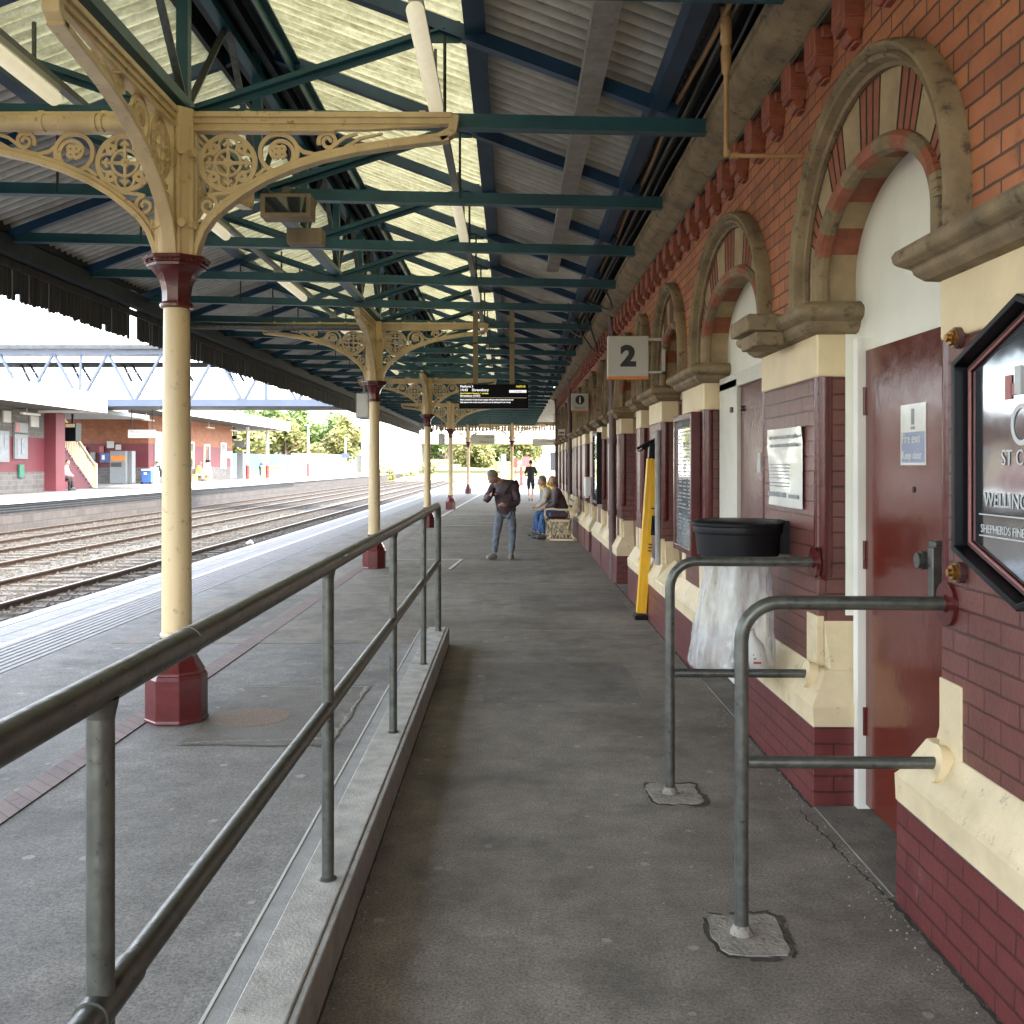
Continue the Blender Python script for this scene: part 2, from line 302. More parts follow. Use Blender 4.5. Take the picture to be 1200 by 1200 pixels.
_nt.links.new(ribs(_nt, N(_nt, 'ShaderNodeNewGeometry').outputs['Position'], _src, 0.72), _b.inputs['Base Color'])
def mirror():
    m, nt, b = newmat('mirror glass')
    g = N(nt, 'ShaderNodeNewGeometry').outputs['Position']
    n1 = noise(nt, g, 5, 2)
    b.inputs['Base Color'].default_value = (0.40, 0.44, 0.48, 1); b.inputs['Metallic'].default_value = 1.0; b.inputs['Roughness'].default_value = 0.09
    nt.links.new(bump(nt, n1.outputs[0], 0.10, 0.01), b.inputs['Normal'])
    return m
M['mirror'] = mirror()
M['etch'] = mat('etched glass', (0.50, 0.53, 0.54), 0.35, 0.0, var=0.1)
def glass(name, c, rough=0.03):
    m, nt, b = newmat(name); b.inputs['Base Color'].default_value = (*c, 1); b.inputs['Roughness'].default_value = rough
    b.inputs['Coat Weight'].default_value = 1.0; b.inputs['Coat Roughness'].default_value = 0.02
    return m
M['window'] = glass('dark window glass', (0.03, 0.035, 0.04))
M['poster_glass'] = glass('poster under glass', (0.30, 0.33, 0.34))
M['poster_blue'] = glass('blue poster under glass', (0.10, 0.15, 0.19))
def emis(name, c, s):
    m, nt, b = newmat(name); b.inputs['Base Color'].default_value = (0, 0, 0, 1)
    b.inputs['Emission Color'].default_value = (*c, 1); b.inputs['Emission Strength'].default_value = s
    return m
M['led_white'] = emis('screen white text', (1, 1, 1), 0.065)
M['led_yellow'] = emis('screen yellow text', (1, 0.85, 0.1), 0.055)
M['led_orange'] = emis('screen amber line', (0.9, 0.75, 0.5), 0.03)

# ------------------------------------------------------------ mesh builder
ROOTLOC = {}
class MB:
    def __init__(s): s.v = []; s.f = []; s.mi = []; s.m = 0
    def add(s, vs, fs):
        b = len(s.v); s.v += [tuple(p) for p in vs]
        for f in fs: s.f.append(tuple(b + i for i in f)); s.mi.append(s.m)
        return s
    def box(s, x0, x1, y0, y1, z0, z1):
        return s.add([(x0,y0,z0),(x1,y0,z0),(x1,y1,z0),(x0,y1,z0),(x0,y0,z1),(x1,y0,z1),(x1,y1,z1),(x0,y1,z1)],
              [(3,2,1,0),(4,5,6,7),(0,1,5,4),(1,2,6,5),(2,3,7,6),(3,0,4,7)])
    def bar(s, a, b, w, h, up=(0,0,1)):
        a = Vector(a); b = Vector(b); d = (b - a).normalized(); up = Vector(up)
        if abs(d.dot(up)) > 0.99: up = Vector((0, 1, 0))
        r = d.cross(up).normalized() * (w / 2); u = r.cross(d).normalized() * (h / 2)
        vs = [a - r - u, a + r - u, a + r + u, a - r + u, b - r - u, b + r - u, b + r + u, b - r + u]
        return s.add(vs, [(0,1,2,3),(7,6,5,4),(0,4,5,1),(1,5,6,2),(2,6,7,3),(3,7,4,0)])
    def tube(s, pts, r, n=10, cap=True):
        pts = [Vector(p) for p in pts]; k = len(pts)
        rs = r if isinstance(r, (list, tuple)) else [r] * k
        t0 = (pts[1] - pts[0]).normalized()
        nrm = t0.orthogonal().normalized(); vs = []
        for i, p in enumerate(pts):
            if i == 0: t = pts[1] - p
            elif i == k - 1: t = p - pts[i - 1]
            else: t = (pts[i + 1] - p).normalized() + (p - pts[i - 1]).normalized()
            t.normalize(); nrm = (nrm - t * nrm.dot(t)).normalized(); bn = t.cross(nrm)
            for j in range(n):
                a = 2 * math.pi * j / n; vs.append(p + (nrm * math.cos(a) + bn * math.sin(a)) * rs[i])
        fs = [(i*n+j, i*n+(j+1)%n, (i+1)*n+(j+1)%n, (i+1)*n+j) for i in range(k-1) for j in range(n)]
        if cap: fs += [tuple(range(n-1, -1, -1)), tuple((k-1)*n + j for j in range(n))]
        return s.add(vs, fs)
    def lathe(s, c, prof, n=24, ph=0.0, sx=1, sy=1):
        vs = [(c[0] + r*math.cos(2*math.pi*j/n+ph)*sx, c[1] + r*math.sin(2*math.pi*j/n+ph)*sy, c[2] + z) for r, z in prof for j in range(n)]
        k = len(prof)
        fs = [(i*n+j, i*n+(j+1)%n, (i+1)*n+(j+1)%n, (i+1)*n+j) for i in range(k-1) for j in range(n)]
        fs += [tuple(range(n-1,-1,-1)), tuple((k-1)*n+j for j in range(n))]
        return s.add(vs, fs)
    def extY(s, prof, y0, y1, closed=True):      # (x,z) outline run along y
        n = len(prof); vs = [(x, y0, z) for x, z in prof] + [(x, y1, z) for x, z in prof]
        fs = [(i, (i+1)%n, n+(i+1)%n, n+i) for i in range(n if closed else n-1)]
        if closed: fs += [tuple(range(n-1,-1,-1)), tuple(range(n, 2*n))]
        return s.add(vs, fs)
    def extX(s, prof, x0, x1):                    # (y,z) outline run along x
        n = len(prof); vs = [(x0, y, z) for y, z in prof] + [(x1, y, z) for y, z in prof]
        fs = [(i, (i+1)%n, n+(i+1)%n, n+i) for i in range(n)] + [tuple(range(n-1,-1,-1)), tuple(range(n, 2*n))]
        return s.add(vs, fs)
    def ribbon(s, pts, w, d, origin, dr, closed=False):  # flat strip of width w in plane (dr, z), thickness d across it
        o = Vector(origin); dr = Vector(dr); cr = Vector((0,0,1)).cross(dr)
        P = [Vector((p[0], p[1])) for p in pts]; k = len(P); vs = []
        for i, p in enumerate(P):
            a = P[(i-1) % k] if (closed or i) else p; b = P[(i+1) % k] if (closed or i < k-1) else p
            t = (b - a).normalized(); nn = Vector((-t.y, t.x))
            ww = w[i] if isinstance(w, (list, tuple)) else w
            for sgn, dd in ((-1,-1),(1,-1),(1,1),(-1,1)):
                q = p + nn * (sgn * ww / 2); vs.append(o + dr * q.x + Vector((0,0,q.y)) + cr * (dd * d / 2))
        m = k if closed else k - 1
        fs = [(i*4+j, i*4+(j+1)%4, ((i+1)%k)*4+(j+1)%4, ((i+1)%k)*4+j) for i in range(m) for j in range(4)]
        if not closed: fs += [(3,2,1,0), tuple((k-1)*4+j for j in range(4))]
        return s.add(vs, fs)
    def mesh(s, name, mats, off=(0,0,0), smooth=False):
        me = bpy.data.meshes.new(name); me.from_pydata([(x-off[0], y-off[1], z-off[2]) for x,y,z in s.v], [], s.f)
        for m in (mats if isinstance(mats, (list, tuple)) else [mats]): me.materials.append(m)
        me.polygons.foreach_set('material_index', s.mi)
        me.update()
        if smooth:
            me.shade_smooth(); me.set_sharp_from_angle(angle=R(smooth if smooth is not True else 35))
        return me
    def build(s, name, mats, parent=None, smooth=False, bevel=0.0, seg=2):
        off = ROOTLOC.get(parent.name, (0,0,0)) if parent else (0,0,0)
        o = bpy.data.objects.new(name, s.mesh(name, mats, off, smooth)); COL.objects.link(o)
        if parent: o.parent = parent; ROOTLOC[o.name] = off
        if bevel:
            b = o.modifiers.new('bevel', 'BEVEL'); b.width = bevel; b.segments = seg; b.limit_method = 'ANGLE'; b.angle_limit = R(40)
        return o
def tag(o, label, cat, group=None):
    o['label'] = label; o['category'] = cat
    if group: o['group'] = group
    return o
def thing(name, label, cat, loc, group=None):
    o = bpy.data.objects.new(name, None); COL.objects.link(o); o.location = loc; o.empty_display_size = 0.2
    ROOTLOC[o.name] = tuple(loc); return tag(o, label, cat, group)
def single(mb, name, mats, label, cat, loc, group=None, **kw):      # a thing that is one mesh, origin at loc
    o = mb.build(name, mats, None, **kw)
    me = o.data; me.transform(Matrix.Translation(-Vector(loc))); o.location = loc
    return tag(o, label, cat, group)
def struct(mb, name, mats, **kw):
    o = mb.build(name, mats, None, **kw); o['kind'] = 'structure'; return o
def children(o): return [c for c in bpy.data.objects if c.parent == o]
def copy_tree(o, loc=None, parent=None, label=None):
    c = o.copy(); COL.objects.link(c)
    if parent: c.parent = parent
    if loc is not None: c.location = loc
    if label: c['label'] = label
    for ch in children(o):
        if ch.name != c.name: copy_tree(ch, None, c)
    return c
ORD = ['first','second','third','fourth','fifth','sixth','seventh','eighth','ninth','tenth','eleventh','twelfth','thirteenth','fourteenth','fifteenth','sixteenth','seventeenth','eighteenth','nineteenth','twentieth']
def textmesh(s, size, bold=0.0, align='LEFT', sx=1.0):
    c = bpy.data.curves.new('t', 'FONT'); c.body = s; c.size = size; c.extrude = 0.0008; c.offset = bold; c.align_x = align; c.resolution_u = 3
    o = bpy.data.objects.new('t', c); COL.objects.link(o)
    dg = bpy.context.evaluated_depsgraph_get(); me = bpy.data.meshes.new_from_object(o.evaluated_get(dg))
    vs = [(v.co.x * sx, v.co.y, v.co.z) for v in me.vertices]; fs = [tuple(p.vertices) for p in me.polygons]
    bpy.data.objects.remove(o); bpy.data.curves.remove(c); bpy.data.meshes.remove(me)
    return vs, fs
def put_text(mb, s, size, origin, right, up=(0,0,1), **kw):
    vs, fs = textmesh(s, size, **kw); o = Vector(origin); r = Vector(right); u = Vector(up); n = r.cross(u)
    return mb.add([o + r*x + u*y + n*z for x, y, z in vs], fs)

# ============================================================ ground
g = MB(); g.box(-900, 900, -300, 2500, -1.2, -0.62); struct(g, 'ground', M['earth'])
g = MB()
nx, ny = 34, 300
for j in range(ny+1):
    for i in range(nx+1):
        x = -17.2 + 12.4*i/nx; y = -10 + 210*(j/ny)**1.3
        g.v.append((x, y, -0.52 + random.uniform(-0.025, 0.025) + (0.02 if i in (0, nx) else 0)))
for j in range(ny):
    for i in range(nx):
        a = j*(nx+1)+i; g.f.append((a, a+1, a+nx+2, a+nx+1)); g.mi.append(0)
struct(g, 'ballast', M['ballast'])
# loose ballast stones near the front
g = MB()
for k in range(9000):
    x = random.uniform(-15.8, -5.5); y = 8 + 38*random.random()**1.3; r = random.uniform(0.02, 0.05); z = -0.50
    a = [Vector((random.uniform(-1,1), random.uniform(-1,1), random.uniform(-.6,.8)))*r for _ in range(4)]
    g.add([Vector((x,y,z))+q+Vector((0,0,0.01)) for q in (Vector((r,0,0)),Vector((-r*.6,r,0)),Vector((-r*.6,-r,0)),Vector((0,0,r*1.3)))], [(0,1,3),(1,2,3),(2,0,3)])
o = g.build('ballast_stones', M['ballast']); o['kind'] = 'stuff'; tag(o, 'loose grey brown ballast stones between the rails', 'ballast')

# near platform
g = MB(); g.box(-3.92, 6.0, -12, 130, -0.62, -0.004); struct(g, 'platform', M['asphalt_blue'])
g = MB(); g.box(-0.56, 1.66, -12, 9.2, -0.03, 0.0); g.box(-3.60, 1.66, 9.2, 55, -0.03, 0.0); struct(g, 'walkway', M['asphalt'])
g = MB()
g.box(-5.10, -4.52, -12, 130, -0.62, -0.006)
struct(g, 'edge_paving', M['slabs'])
g = MB()
for k in range(120): g.box(-5.09, -4.53, -6 + k*0.9, -5.985 + k*0.9, -0.007, -0.003)
g.box(-4.80, -4.79, -12, 100, -0.007, -0.003)
struct(g, 'paving_joint', M['kerb_dark'])
g = MB(); g.box(-4.52, -3.92, -12, 130, -0.62, -0.005)
for k in range(8): g.box(-4.50+k*0.074, -4.452+k*0.074, -12, 110, -0.01, 0.0005)
struct(g, 'tactile_paving', M['tactile'])
g = MB(); g.box(-5.24, -5.10, -12, 130, -0.60, -0.001); struct(g, 'platform_coping', M['coping'], bevel=0.012)
g = MB(); g.box(-5.105, -5.06, -12, 110, -0.004, 0.0); g.box(-4.56, -4.51, -12, 110, -0.004, 0.0005); struct(g, 'edge_line', M['white'])
g = MB(); g.box(-2.43, -2.28, -8, 55, -0.02, 0.0025); struct(g, 'drain_channel', M['channel'])
# painted lines
g = MB()
g.bar((-2.25, 30, 0.005), (-1.60, 62, 0.005), 0.07, 0.002)
g.bar((-2.0, 17.35, 0.005), (-0.85, 17.35, 0.005), 0.05, 0.002); g.bar((-0.85, 17.35, 0.0055), (-0.96, 15.7, 0.0055), 0.05, 0.002)
g.bar((-2.0, 27, 0.005), (0.3, 27, 0.005), 0.05, 0.002); g.bar((-1.9, 33, 0.005), (0.2, 33, 0.005), 0.06, 0.002)
struct(g, 'painted_line', M['lightgrey'])
# worn tarmac trench seams
g = MB()
def wig(a, b, w, n=30, amp=0.012, z=0.0015):
    a = Vector(a); b = Vector(b); d = (b-a); pr = Vector((-d.y, d.x)).normalized(); L = []
    for i in range(n+1):
        p = a + d*i/n + pr*random.uniform(-amp, amp); ww = w*random.uniform(0.5, 1.3)/2
        L.append((p + pr*ww, p - pr*ww))
    for i in range(n):
        q = [L[i][0], L[i][1], L[i+1][1], L[i+1][0]]; g.add([(p.x, p.y, z) for p in q], [(0,1,2,3)])
wig((-0.5, 9.9), (1.35, 9.9), 0.03); wig((-1.9, 7.4), (-1.05, 7.4), 0.02); wig((-1.9, 5.9), (-1.05, 6.0), 0.02); wig((-1.05, 5.9), (-1.05, 7.4), 0.02)
wig((-3.6, 12.9), (1.3, 12.9), 0.03); wig((-3.5, 19), (1.2, 19), 0.03); wig((-3.5, 23.5), (0.8, 23.5), 0.03)
struct(g, 'tarmac_seam', M['patch'])
g = MB(); wig((1.396, -1.5), (1.396, 3.78), 0.018, 160, 0.006); wig((1.398, 4.78), (1.398, 6.3), 0.018, 60, 0.006); wig((1.395, 7.7), (1.395, 14), 0.016, 120, 0.006); wig((1.38, 3.8), (1.33, 4.75), 0.010, 45, 0.009); wig((-0.557, -1), (-0.557, 9.1), 0.010, 200, 0.002)
struct(g, 'tarmac_crack', M['dark_wood'])
g = MB()
for (x0, x1, y0, y1) in ((-1.92, -1.03, 5.85, 7.45), (0.35, 1.36, 2.0, 2.9), (-0.2, 0.9, 6.9, 8.3), (-3.3, -2.5, 9.6, 12.2), (0.1, 1.3, 11.2, 12.6)):
    rn = random.Random(int(x0*10+y0)); q = []
    for k in range(10): q.append((x0+(x1-x0)*k/10, y0+rn.uniform(-.015,.015)))
    for k in range(10): q.append((x1+rn.uniform(-.015,.015), y0+(y1-y0)*k/10))
    for k in range(10): q.append((x1-(x1-x0)*k/10, y1+rn.uniform(-.015,.015)))
    for k in range(10): q.append((x0+rn.uniform(-.015,.015), y1-(y1-y0)*k/10))
    g.add([(a, b, 0.0012) for a, b in q], [tuple(range(40))])
struct(g, 'tarmac_patch', asphalt('repair asphalt', (0.165, 0.153, 0.136), (0.105, 0.096, 0.083), (0.3, 0.29, 0.26), seedoff=31))
g = MB(); rn = random.Random(77)
for k in range(900):
    if rn.random() < 0.7: x = 1.395 - abs(rn.gauss(0, 0.07)); y = rn.uniform(0.8, 12)
    elif rn.random() < 0.5: x = -0.55 + abs(rn.gauss(0, 0.05)); y = rn.uniform(1, 9)
    else: x = rn.uniform(-2.5, 1.3); y = rn.uniform(1.5, 12)
    if -0.83 < x < -0.56: continue
    r = rn.uniform(0.0015, 0.006); a = rn.uniform(0, 6.28)
    g.add([(x+r*math.cos(a), y+r*math.sin(a), 0.002), (x+r*math.cos(a+2.2), y+r*math.sin(a+2.2), 0.002), (x+r*math.cos(a+4), y+r*math.sin(a+4), 0.002), (x, y, 0.002+r*0.8)], [(0,1,3),(1,2,3),(2,0,3)])
o = g.build('grit', M['patch']); o['kind'] = 'stuff'; tag(o, 'pale grit and crumbs lying along the wall foot and kerb', 'grit')

# kerb beside the walkway
g = MB(); n = 60
for a, b, zt, m in ((-0.812, -0.742, 0.140, 2), (-0.742, -0.585, 0.155, 0), (-0.585, -0.560, 0.150, 1)):
    g.m = m; g.box(a, b, -6, 9.15, -0.02, zt)
ke = struct(g, 'kerb', [M['concrete'], M['kerb_dark'], M['kerb_mid']], bevel=0.006)
g = MB(); g.box(-0.819, -0.809, -6, 9.15, 0.0, 0.1425); struct(g, 'kerb_arris', M['lightgrey'])

# manhole, patches
g = MB(); g.lathe((-1.66, 6.5, -0.004), [(0.01, 0), (0.245, 0), (0.245, 0.007), (0.01, 0.007)], 40)
single(g, 'manhole_cover', M['manhole'], 'round rusty manhole cover in the platform beside the nearest column', 'manhole cover', (-1.66, 6.5, 0))

# ---- tracks
tracks = [(-7.34, -8.78, 'nearest railway track with brown rails beyond the platform edge'), (-10.42, -12.02, 'middle railway track of rusty rails between two others'),
          (-13.46, -15.0, 'farthest railway track running along the stone wall of the far platform')]
for xa, xb, lab in tracks:
    t = thing('railway_track', lab, 'railway track', ((xa+xb)/2, 20, -0.52), 'railway tracks between the platforms')
    for x in (xa, xb):
        g = MB(); g.extY([(x-0.07,-0.53),(x+0.07,-0.53),(x+0.07,-0.515),(x+0.012,-0.50),(x+0.012,-0.42),(x+0.036,-0.41),(x+0.036,-0.385),(x-0.036,-0.385),(x-0.036,-0.41),(x-0.012,-0.42),(x-0.012,-0.50),(x-0.07,-0.515)], -10, 200)
        g.m = 1; g.box(x-0.033, x+0.033, -10, 200, -0.388, -0.381)
        g.build('rail', [M['rust'], M['railtop']], t)
    g = MB()
    for k in range(270): g.box(xb-0.45, xa+0.45, -6+k*0.68, -5.75+k*0.68, -0.6, -0.485+random.uniform(-.008,.006))
    s = g.build('sleepers', M['sleeper'], t); s['kind'] = 'stuff'

# ============================================================ station building
XF = 1.49
B = thing('station_building', 'long red brick station building with arches and cream and maroon piers along the walkway', 'building', (1.6, 14, 0))
# openings: (near y, far y, kind)
OPEN = [(3.555, 4.99, 'door'), (6.10, 7.95, 'frame'), (8.94, 10.2, 'blind'), (11.1, 11.84, 'blind'), (12.26, 14.0, 'maroon'), (14.6, 15.5, 'blind'),
        (16.0, 16.95, 'blind'), (17.9, 19.0, 'maroon'), (19.6, 20.8, 'blind'), (21.8, 22.4, 'blind'), (23.1, 23.7, 'blind'), (25.3, 26.5, 'maroon'),
        (27.3, 28.3, 'blind'), (29.0, 30.1, 'blind'), (30.9, 32.0, 'blind')]
PIER = [(-6, 3.555)] + [(OPEN[i][1], OPEN[i+1][0]) for i in range(len(OPEN)-1)] + [(32.0, 33.5)]
SPR, ZW = 2.50, 3.66
def ring_pts(c, w, b, n=44, leg=2.385):
    L = [(c - w, leg)] + [(c - w*math.cos(math.pi*i/n), SPR + b*math.sin(math.pi*i/n)) for i in range(n+1)] + [(c + w, leg)]
    return L
def mitre(mb, y0, y1, prof, xb=1.70, close=True):   # prof: (ux, uy, z); wraps front and both returns
    n = len(prof); vs = []
    for ux, uy, z in prof: vs += [(xb, y0-uy, z), (XF-ux, y0-uy, z), (XF-ux, y1+uy, z), (xb, y1+uy, z)]
    fs = [(i*4+j, i*4+j+1, i*4+4+j+1, i*4+4+j) for i in range(n-1) for j in range(3)]
    fs += [(3,2,1,0), tuple((n-1)*4+j for j in range(4))]
    mb.add(vs, fs)
for i, (a, b) in enumerate(PIER):
    p = MB(); p.box(XF, 1.72, a, b, 0, 2.03)
    near = i > 0
    po = p.build('pier', M['maroon_brick'], B, bevel=0.006)
    p = MB(); p.box(XF-0.004, 1.72, a-0.003, b+0.003, 2.03, 2.26); p.build('cream_band', M['cream'], po, bevel=0.01)
    for y in ((a, b) if near else (b,)):
        s = 1 if y == a else -1; p = MB()
        p.lathe((XF+0.040, y+s*0.035, 0), [(0.02, 1.0), (0.046, 1.058), (0.048, 1.07), (0.048, 2.03)], 16)
        p.build('corner_roll', M['maroon'], po, smooth=True)
    # plinth
    wide = b - a
    uy = 0.2
    p = MB(); mitre(p, a, b, [(0.085, uy, 0), (0.08, uy, 0.375)]); p.build('plinth_brickwork', M['plinth_brick'], po, bevel=0.006)
    p = MB(); mitre(p, a, b, [(0.083, uy+0.004, 0.3745), (0.087, uy+0.006, 0.47), (0.075, uy-0.01, 0.487), (0.0035, 0.12, 0.62), (-0.03, 0.11, 0.625), (-0.03, -0.01, 0.86)])
    for y in ((a, b) if near else (b,)):
        s = 1 if y == a else -1
        y0, y1 = sorted((y - s*0.004, y + s*0.17)); p.box(XF-0.006, XF+0.03, y0, y1, 0.55, 0.865)
    p.build('plinth_weathering', M['cream_plinth'], po, bevel=0.004, seg=2)
    # impost cap
    p = MB(); mitre(p, a, b, [(0.0, 0.0, 2.235), (0.045, 0.045, 2.245), (0.075, 0.075, 2.272), (0.075, 0.075, 2.292), (0.095, 0.095, 2.298), (0.125, 0.125, 2.315), (0.13, 0.13, 2.345), (0.12, 0.12, 2.362), (0.075, 0.075, 2.387), (0, 0, 2.395)])
    if i == 1: p.box(1.22, 1.42, 5.30, 5.72, 2.30, 2.385); p.box(1.27, 1.42, 5.34, 5.68, 2.225, 2.30)
    p.build('impost_cap', M['stone'], po, bevel=0.01)
HOODT = 0.24
for i, (a, b, kind) in enumerate(OPEN):
    c, w = (a+b)/2, (b-a)/2
    pl, pr = PIER[i][1]-PIER[i][0], PIER[i+1][1]-PIER[i+1][0]
    tot = min(0.24, min(pl, pr)/2 - 0.004); rg, hd = tot*0.62, tot*0.38
    inn = ring_pts(c, w, 0.42); out = ring_pts(c, w+rg, 0.69); hoo = ring_pts(c, w+tot, 0.79)
    # ring of voussoirs, stone on the legs and alternate stone and brick over the arch
    g = MB(); n = len(inn)
    K = 11
    for k in range(n-1):
        seg = (k-1)//4 if 1 <= k < n-2 else 0
        g.m = 1 if seg % 2 == 1 else 0
        (y0, z0), (y1, z1), (y2, z2), (y3, z3) = inn[k], inn[k+1], out[k+1], out[k]
        g.add([(XF+0.004,y0,z0),(XF+0.004,y1,z1),(XF+0.004,y2,z2),(XF+0.004,y3,z3),(1.72,y0,z0),(1.72,y1,z1)], [(0,3,2,1),(0,1,5,4)])
    g.m = 2
    for t in range(1, K):
        th = math.pi*t/K
        for dth in ((0, 1/3, 2/3) if t % 2 else (0,)):
            a1 = math.pi - th - dth*math.pi/K
            p0 = (c + w*math.cos(a1), SPR + 0.42*math.sin(a1)); p1 = (c + (w+rg)*math.cos(a1), SPR + 0.69*math.sin(a1))
            g.bar((XF+0.003, p0[0], p0[1]), (XF+0.003, p1[0], p1[1]), 0.006, 0.006, (1,0,0))
    vo = g.build('arch_ring', [M['stone_light'], M['brick_plain'], M['dark_wood']], B)
    g = MB(); prof_pts = [(XF+0.012, y, z) for y, z in ring_pts(c, w-0.012, 0.40)]
    for k in range(len(prof_pts)-1):
        g.m = 1 if 1 <= k < n-2 and ((k-1)//4) % 2 == 1 else 0
        g.tube(prof_pts[k:k+2], 0.042 if i < 2 else 0.036, 10, cap=False)
    g.build('roll_mould', [M['stone'], M['brick_plain']], vo, smooth=True)
    # hood mould swept over the arch
    g = MB(); prof = [(0.0, 0.0), (0.0, -0.02), (0.18, -0.028), (0.22, -0.045), (0.30, -0.068), (0.42, -0.076), (0.52, -0.066), (0.56, -0.058), (0.62, -0.070), (0.74, -0.084), (0.88, -0.082), (0.98, -0.066), (1.02, -0.04), (1.02, 0.0)]
    vs = []
    for k in range(n):
        for u, xo in prof:
            y = out[k][0] + (hoo[k][0]-out[k][0])*u; z = out[k][1] + (hoo[k][1]-out[k][1])*u; vs.append((XF+xo, y, z))
    m_ = len(prof)
    g.add(vs, [(k*m_+j, k*m_+j+1, (k+1)*m_+j+1, (k+1)*m_+j) for k in range(n-1) for j in range(m_-1)])
    g.build('hood_mould', M['stone'], vo, smooth=25)
    # infill
    if kind in ('door', 'frame'): X0, mt = 1.675, M['white_render']
    else: X0, mt = 1.665, M['stone_light']
    zlo = 0.0 if kind in ('door', 'frame') else 2.2
    poly = [(a-0.02, zlo)] + ring_pts(c, w+0.01, 0.43, leg=2.3) + [(b+0.02, zlo)]
    g = MB(); g.extX(poly, X0, X0+0.03); g.build('arch_infill', mt, vo)
    if kind not in ('door', 'frame'):
        g = MB()
        for z in (2.47, 2.72): g.box(X0-0.006, X0+0.01, a, b, z, z+0.07)
        g.build('brick_band', M['brick_plain'], vo)
        g = MB(); g.box(1.655, 1.69, a-0.01, b+0.01, 0.0, 2.24); pn = g.build('recess_panel', M['maroon'], B)
        if kind == 'blind':
            g = MB(); g.box(1.40, 1.66, a+0.19, b-0.19, 0, 0.375); g.build('plinth_brickwork', M['plinth_brick'], pn)
            g = MB(); g.extY([(1.405, 0.373), (1.40, 0.47), (1.41, 0.487), (1.60, 0.66), (1.66, 0.66), (1.66, 0.373)], a+0.115, b-0.115); g.build('sill', M['cream_plinth'], pn, bevel=0.004)
            g = MB(); g.box(1.645, 1.66, a+0.08, a+0.14, 0.9, 2.2); g.box(1.645, 1.66, b-0.14, b-0.08, 0.9, 2.2); g.box(1.6445, 1.66, a+0.08, b-0.08, 1.45, 1.52); g.build('window_frame', M['maroon'], pn)
# spandrel brickwork above the caps
g = MB(); Y = -6
for i, (a, b, kind) in enumerate(OPEN):
    c, w = (a+b)/2, (b-a)/2
    tot = min(0.24, min(PIER[i][1]-PIER[i][0], PIER[i+1][1]-PIER[i+1][0])/2 - 0.004); ww = w + tot - 0.01
    hoo = ring_pts(c, ww, 0.785)
    g.add([(XF, Y, 2.385), (XF, hoo[0][0], 2.385), (XF, hoo[0][0], ZW), (XF, Y, ZW)], [(3,2,1,0)])
    for k in range(len(hoo)-1):
        (y0, z0), (y1, z1) = hoo[k], hoo[k+1]
        if y1 - y0 > 1e-6: g.add([(XF,y0,z0),(XF,y1,z1),(XF,y1,ZW),(XF,y0,ZW)], [(3,2,1,0)])
    Y = hoo[-1][0]
g.add([(XF, Y, 2.385), (XF, 33.5, 2.385), (XF, 33.5, ZW), (XF, Y, ZW)], [(3,2,1,0)])
g.build('upper_wall', M['red_brick'], B)
g = MB(); g.box(1.73, 8.0, -6, 33.48, -0.1, 4.3); g.box(1.50, 1.74, 33.47, 33.5, 0, 3.8); g.build('rear_wall', M['red_brick'], B)
g = MB(); g.box(1.6, 8.2, -6, 33.6, 4.3, 4.42); g.build('roof', M['dark_steel'], B)
# cornice
g = MB(); g.extY([(1.50, 3.645), (1.455, 3.648), (1.445, 3.668), (1.40, 3.678), (1.375, 3.70), (1.33, 3.712), (1.285, 3.735), (1.262, 3.765), (1.255, 3.772), (1.25, 3.81), (1.235, 3.815), (1.235, 3.85), (1.75, 3.87), (1.75, 3.645)], -6, 33.5)
g.build('cornice', M['stone'], B, smooth=30)
g = MB(); g.box(1.405, 1.45, -6, 33.4, 3.632, 3.638); g.box(1.405, 1.408, -6, 33.4, 3.615, 3.64)
for k in range(150): g.box(1.4045, 1.4515, -5+k*0.25, -4.95+k*0.25, 3.628, 3.641)
g.build('cable_tray', M['galv'], B)
# corbels
cb = MB()
cb.box(1.400, XF+0.01, -0.085, 0.085, 3.50, 3.64)
cb.extX([(-0.085, 3.50), (-0.06, 3.455), (0.06, 3.455), (0.085, 3.50)], 1.402, XF+0.01)
cb.box(1.430, XF+0.01, -0.110, 0.110, 3.575, 3.635); cb.box(1.395, 1.41, -0.03, 0.03, 3.53, 3.635)
cb.tube([(1.455, -0.06, 3.44), (1.455, 0.06, 3.44)], 0.032, 12)
cb.box(1.46, XF+0.01, -0.045, 0.045, 3.40, 3.44)
first = None; y = 2.31
for k in range(74):
    yy = y + k*0.42
    if yy > 33.3: break
    if first is None:
        first = bpy.data.objects.new('corbel', cb.mesh('corbel', M['corbel'], (0,0,0), 30)); COL.objects.link(first)
        first.parent = B; first.location = (-1.6, yy-14, 0)
        bv = first.modifiers.new('bevel', 'BEVEL'); bv.width = 0.006; bv.segments = 2; bv.limit_method = 'ANGLE'; bv.angle_limit = R(40)
    else:
        c_ = first.copy(); COL.objects.link(c_); c_.location = (-1.6, yy-14, 0)

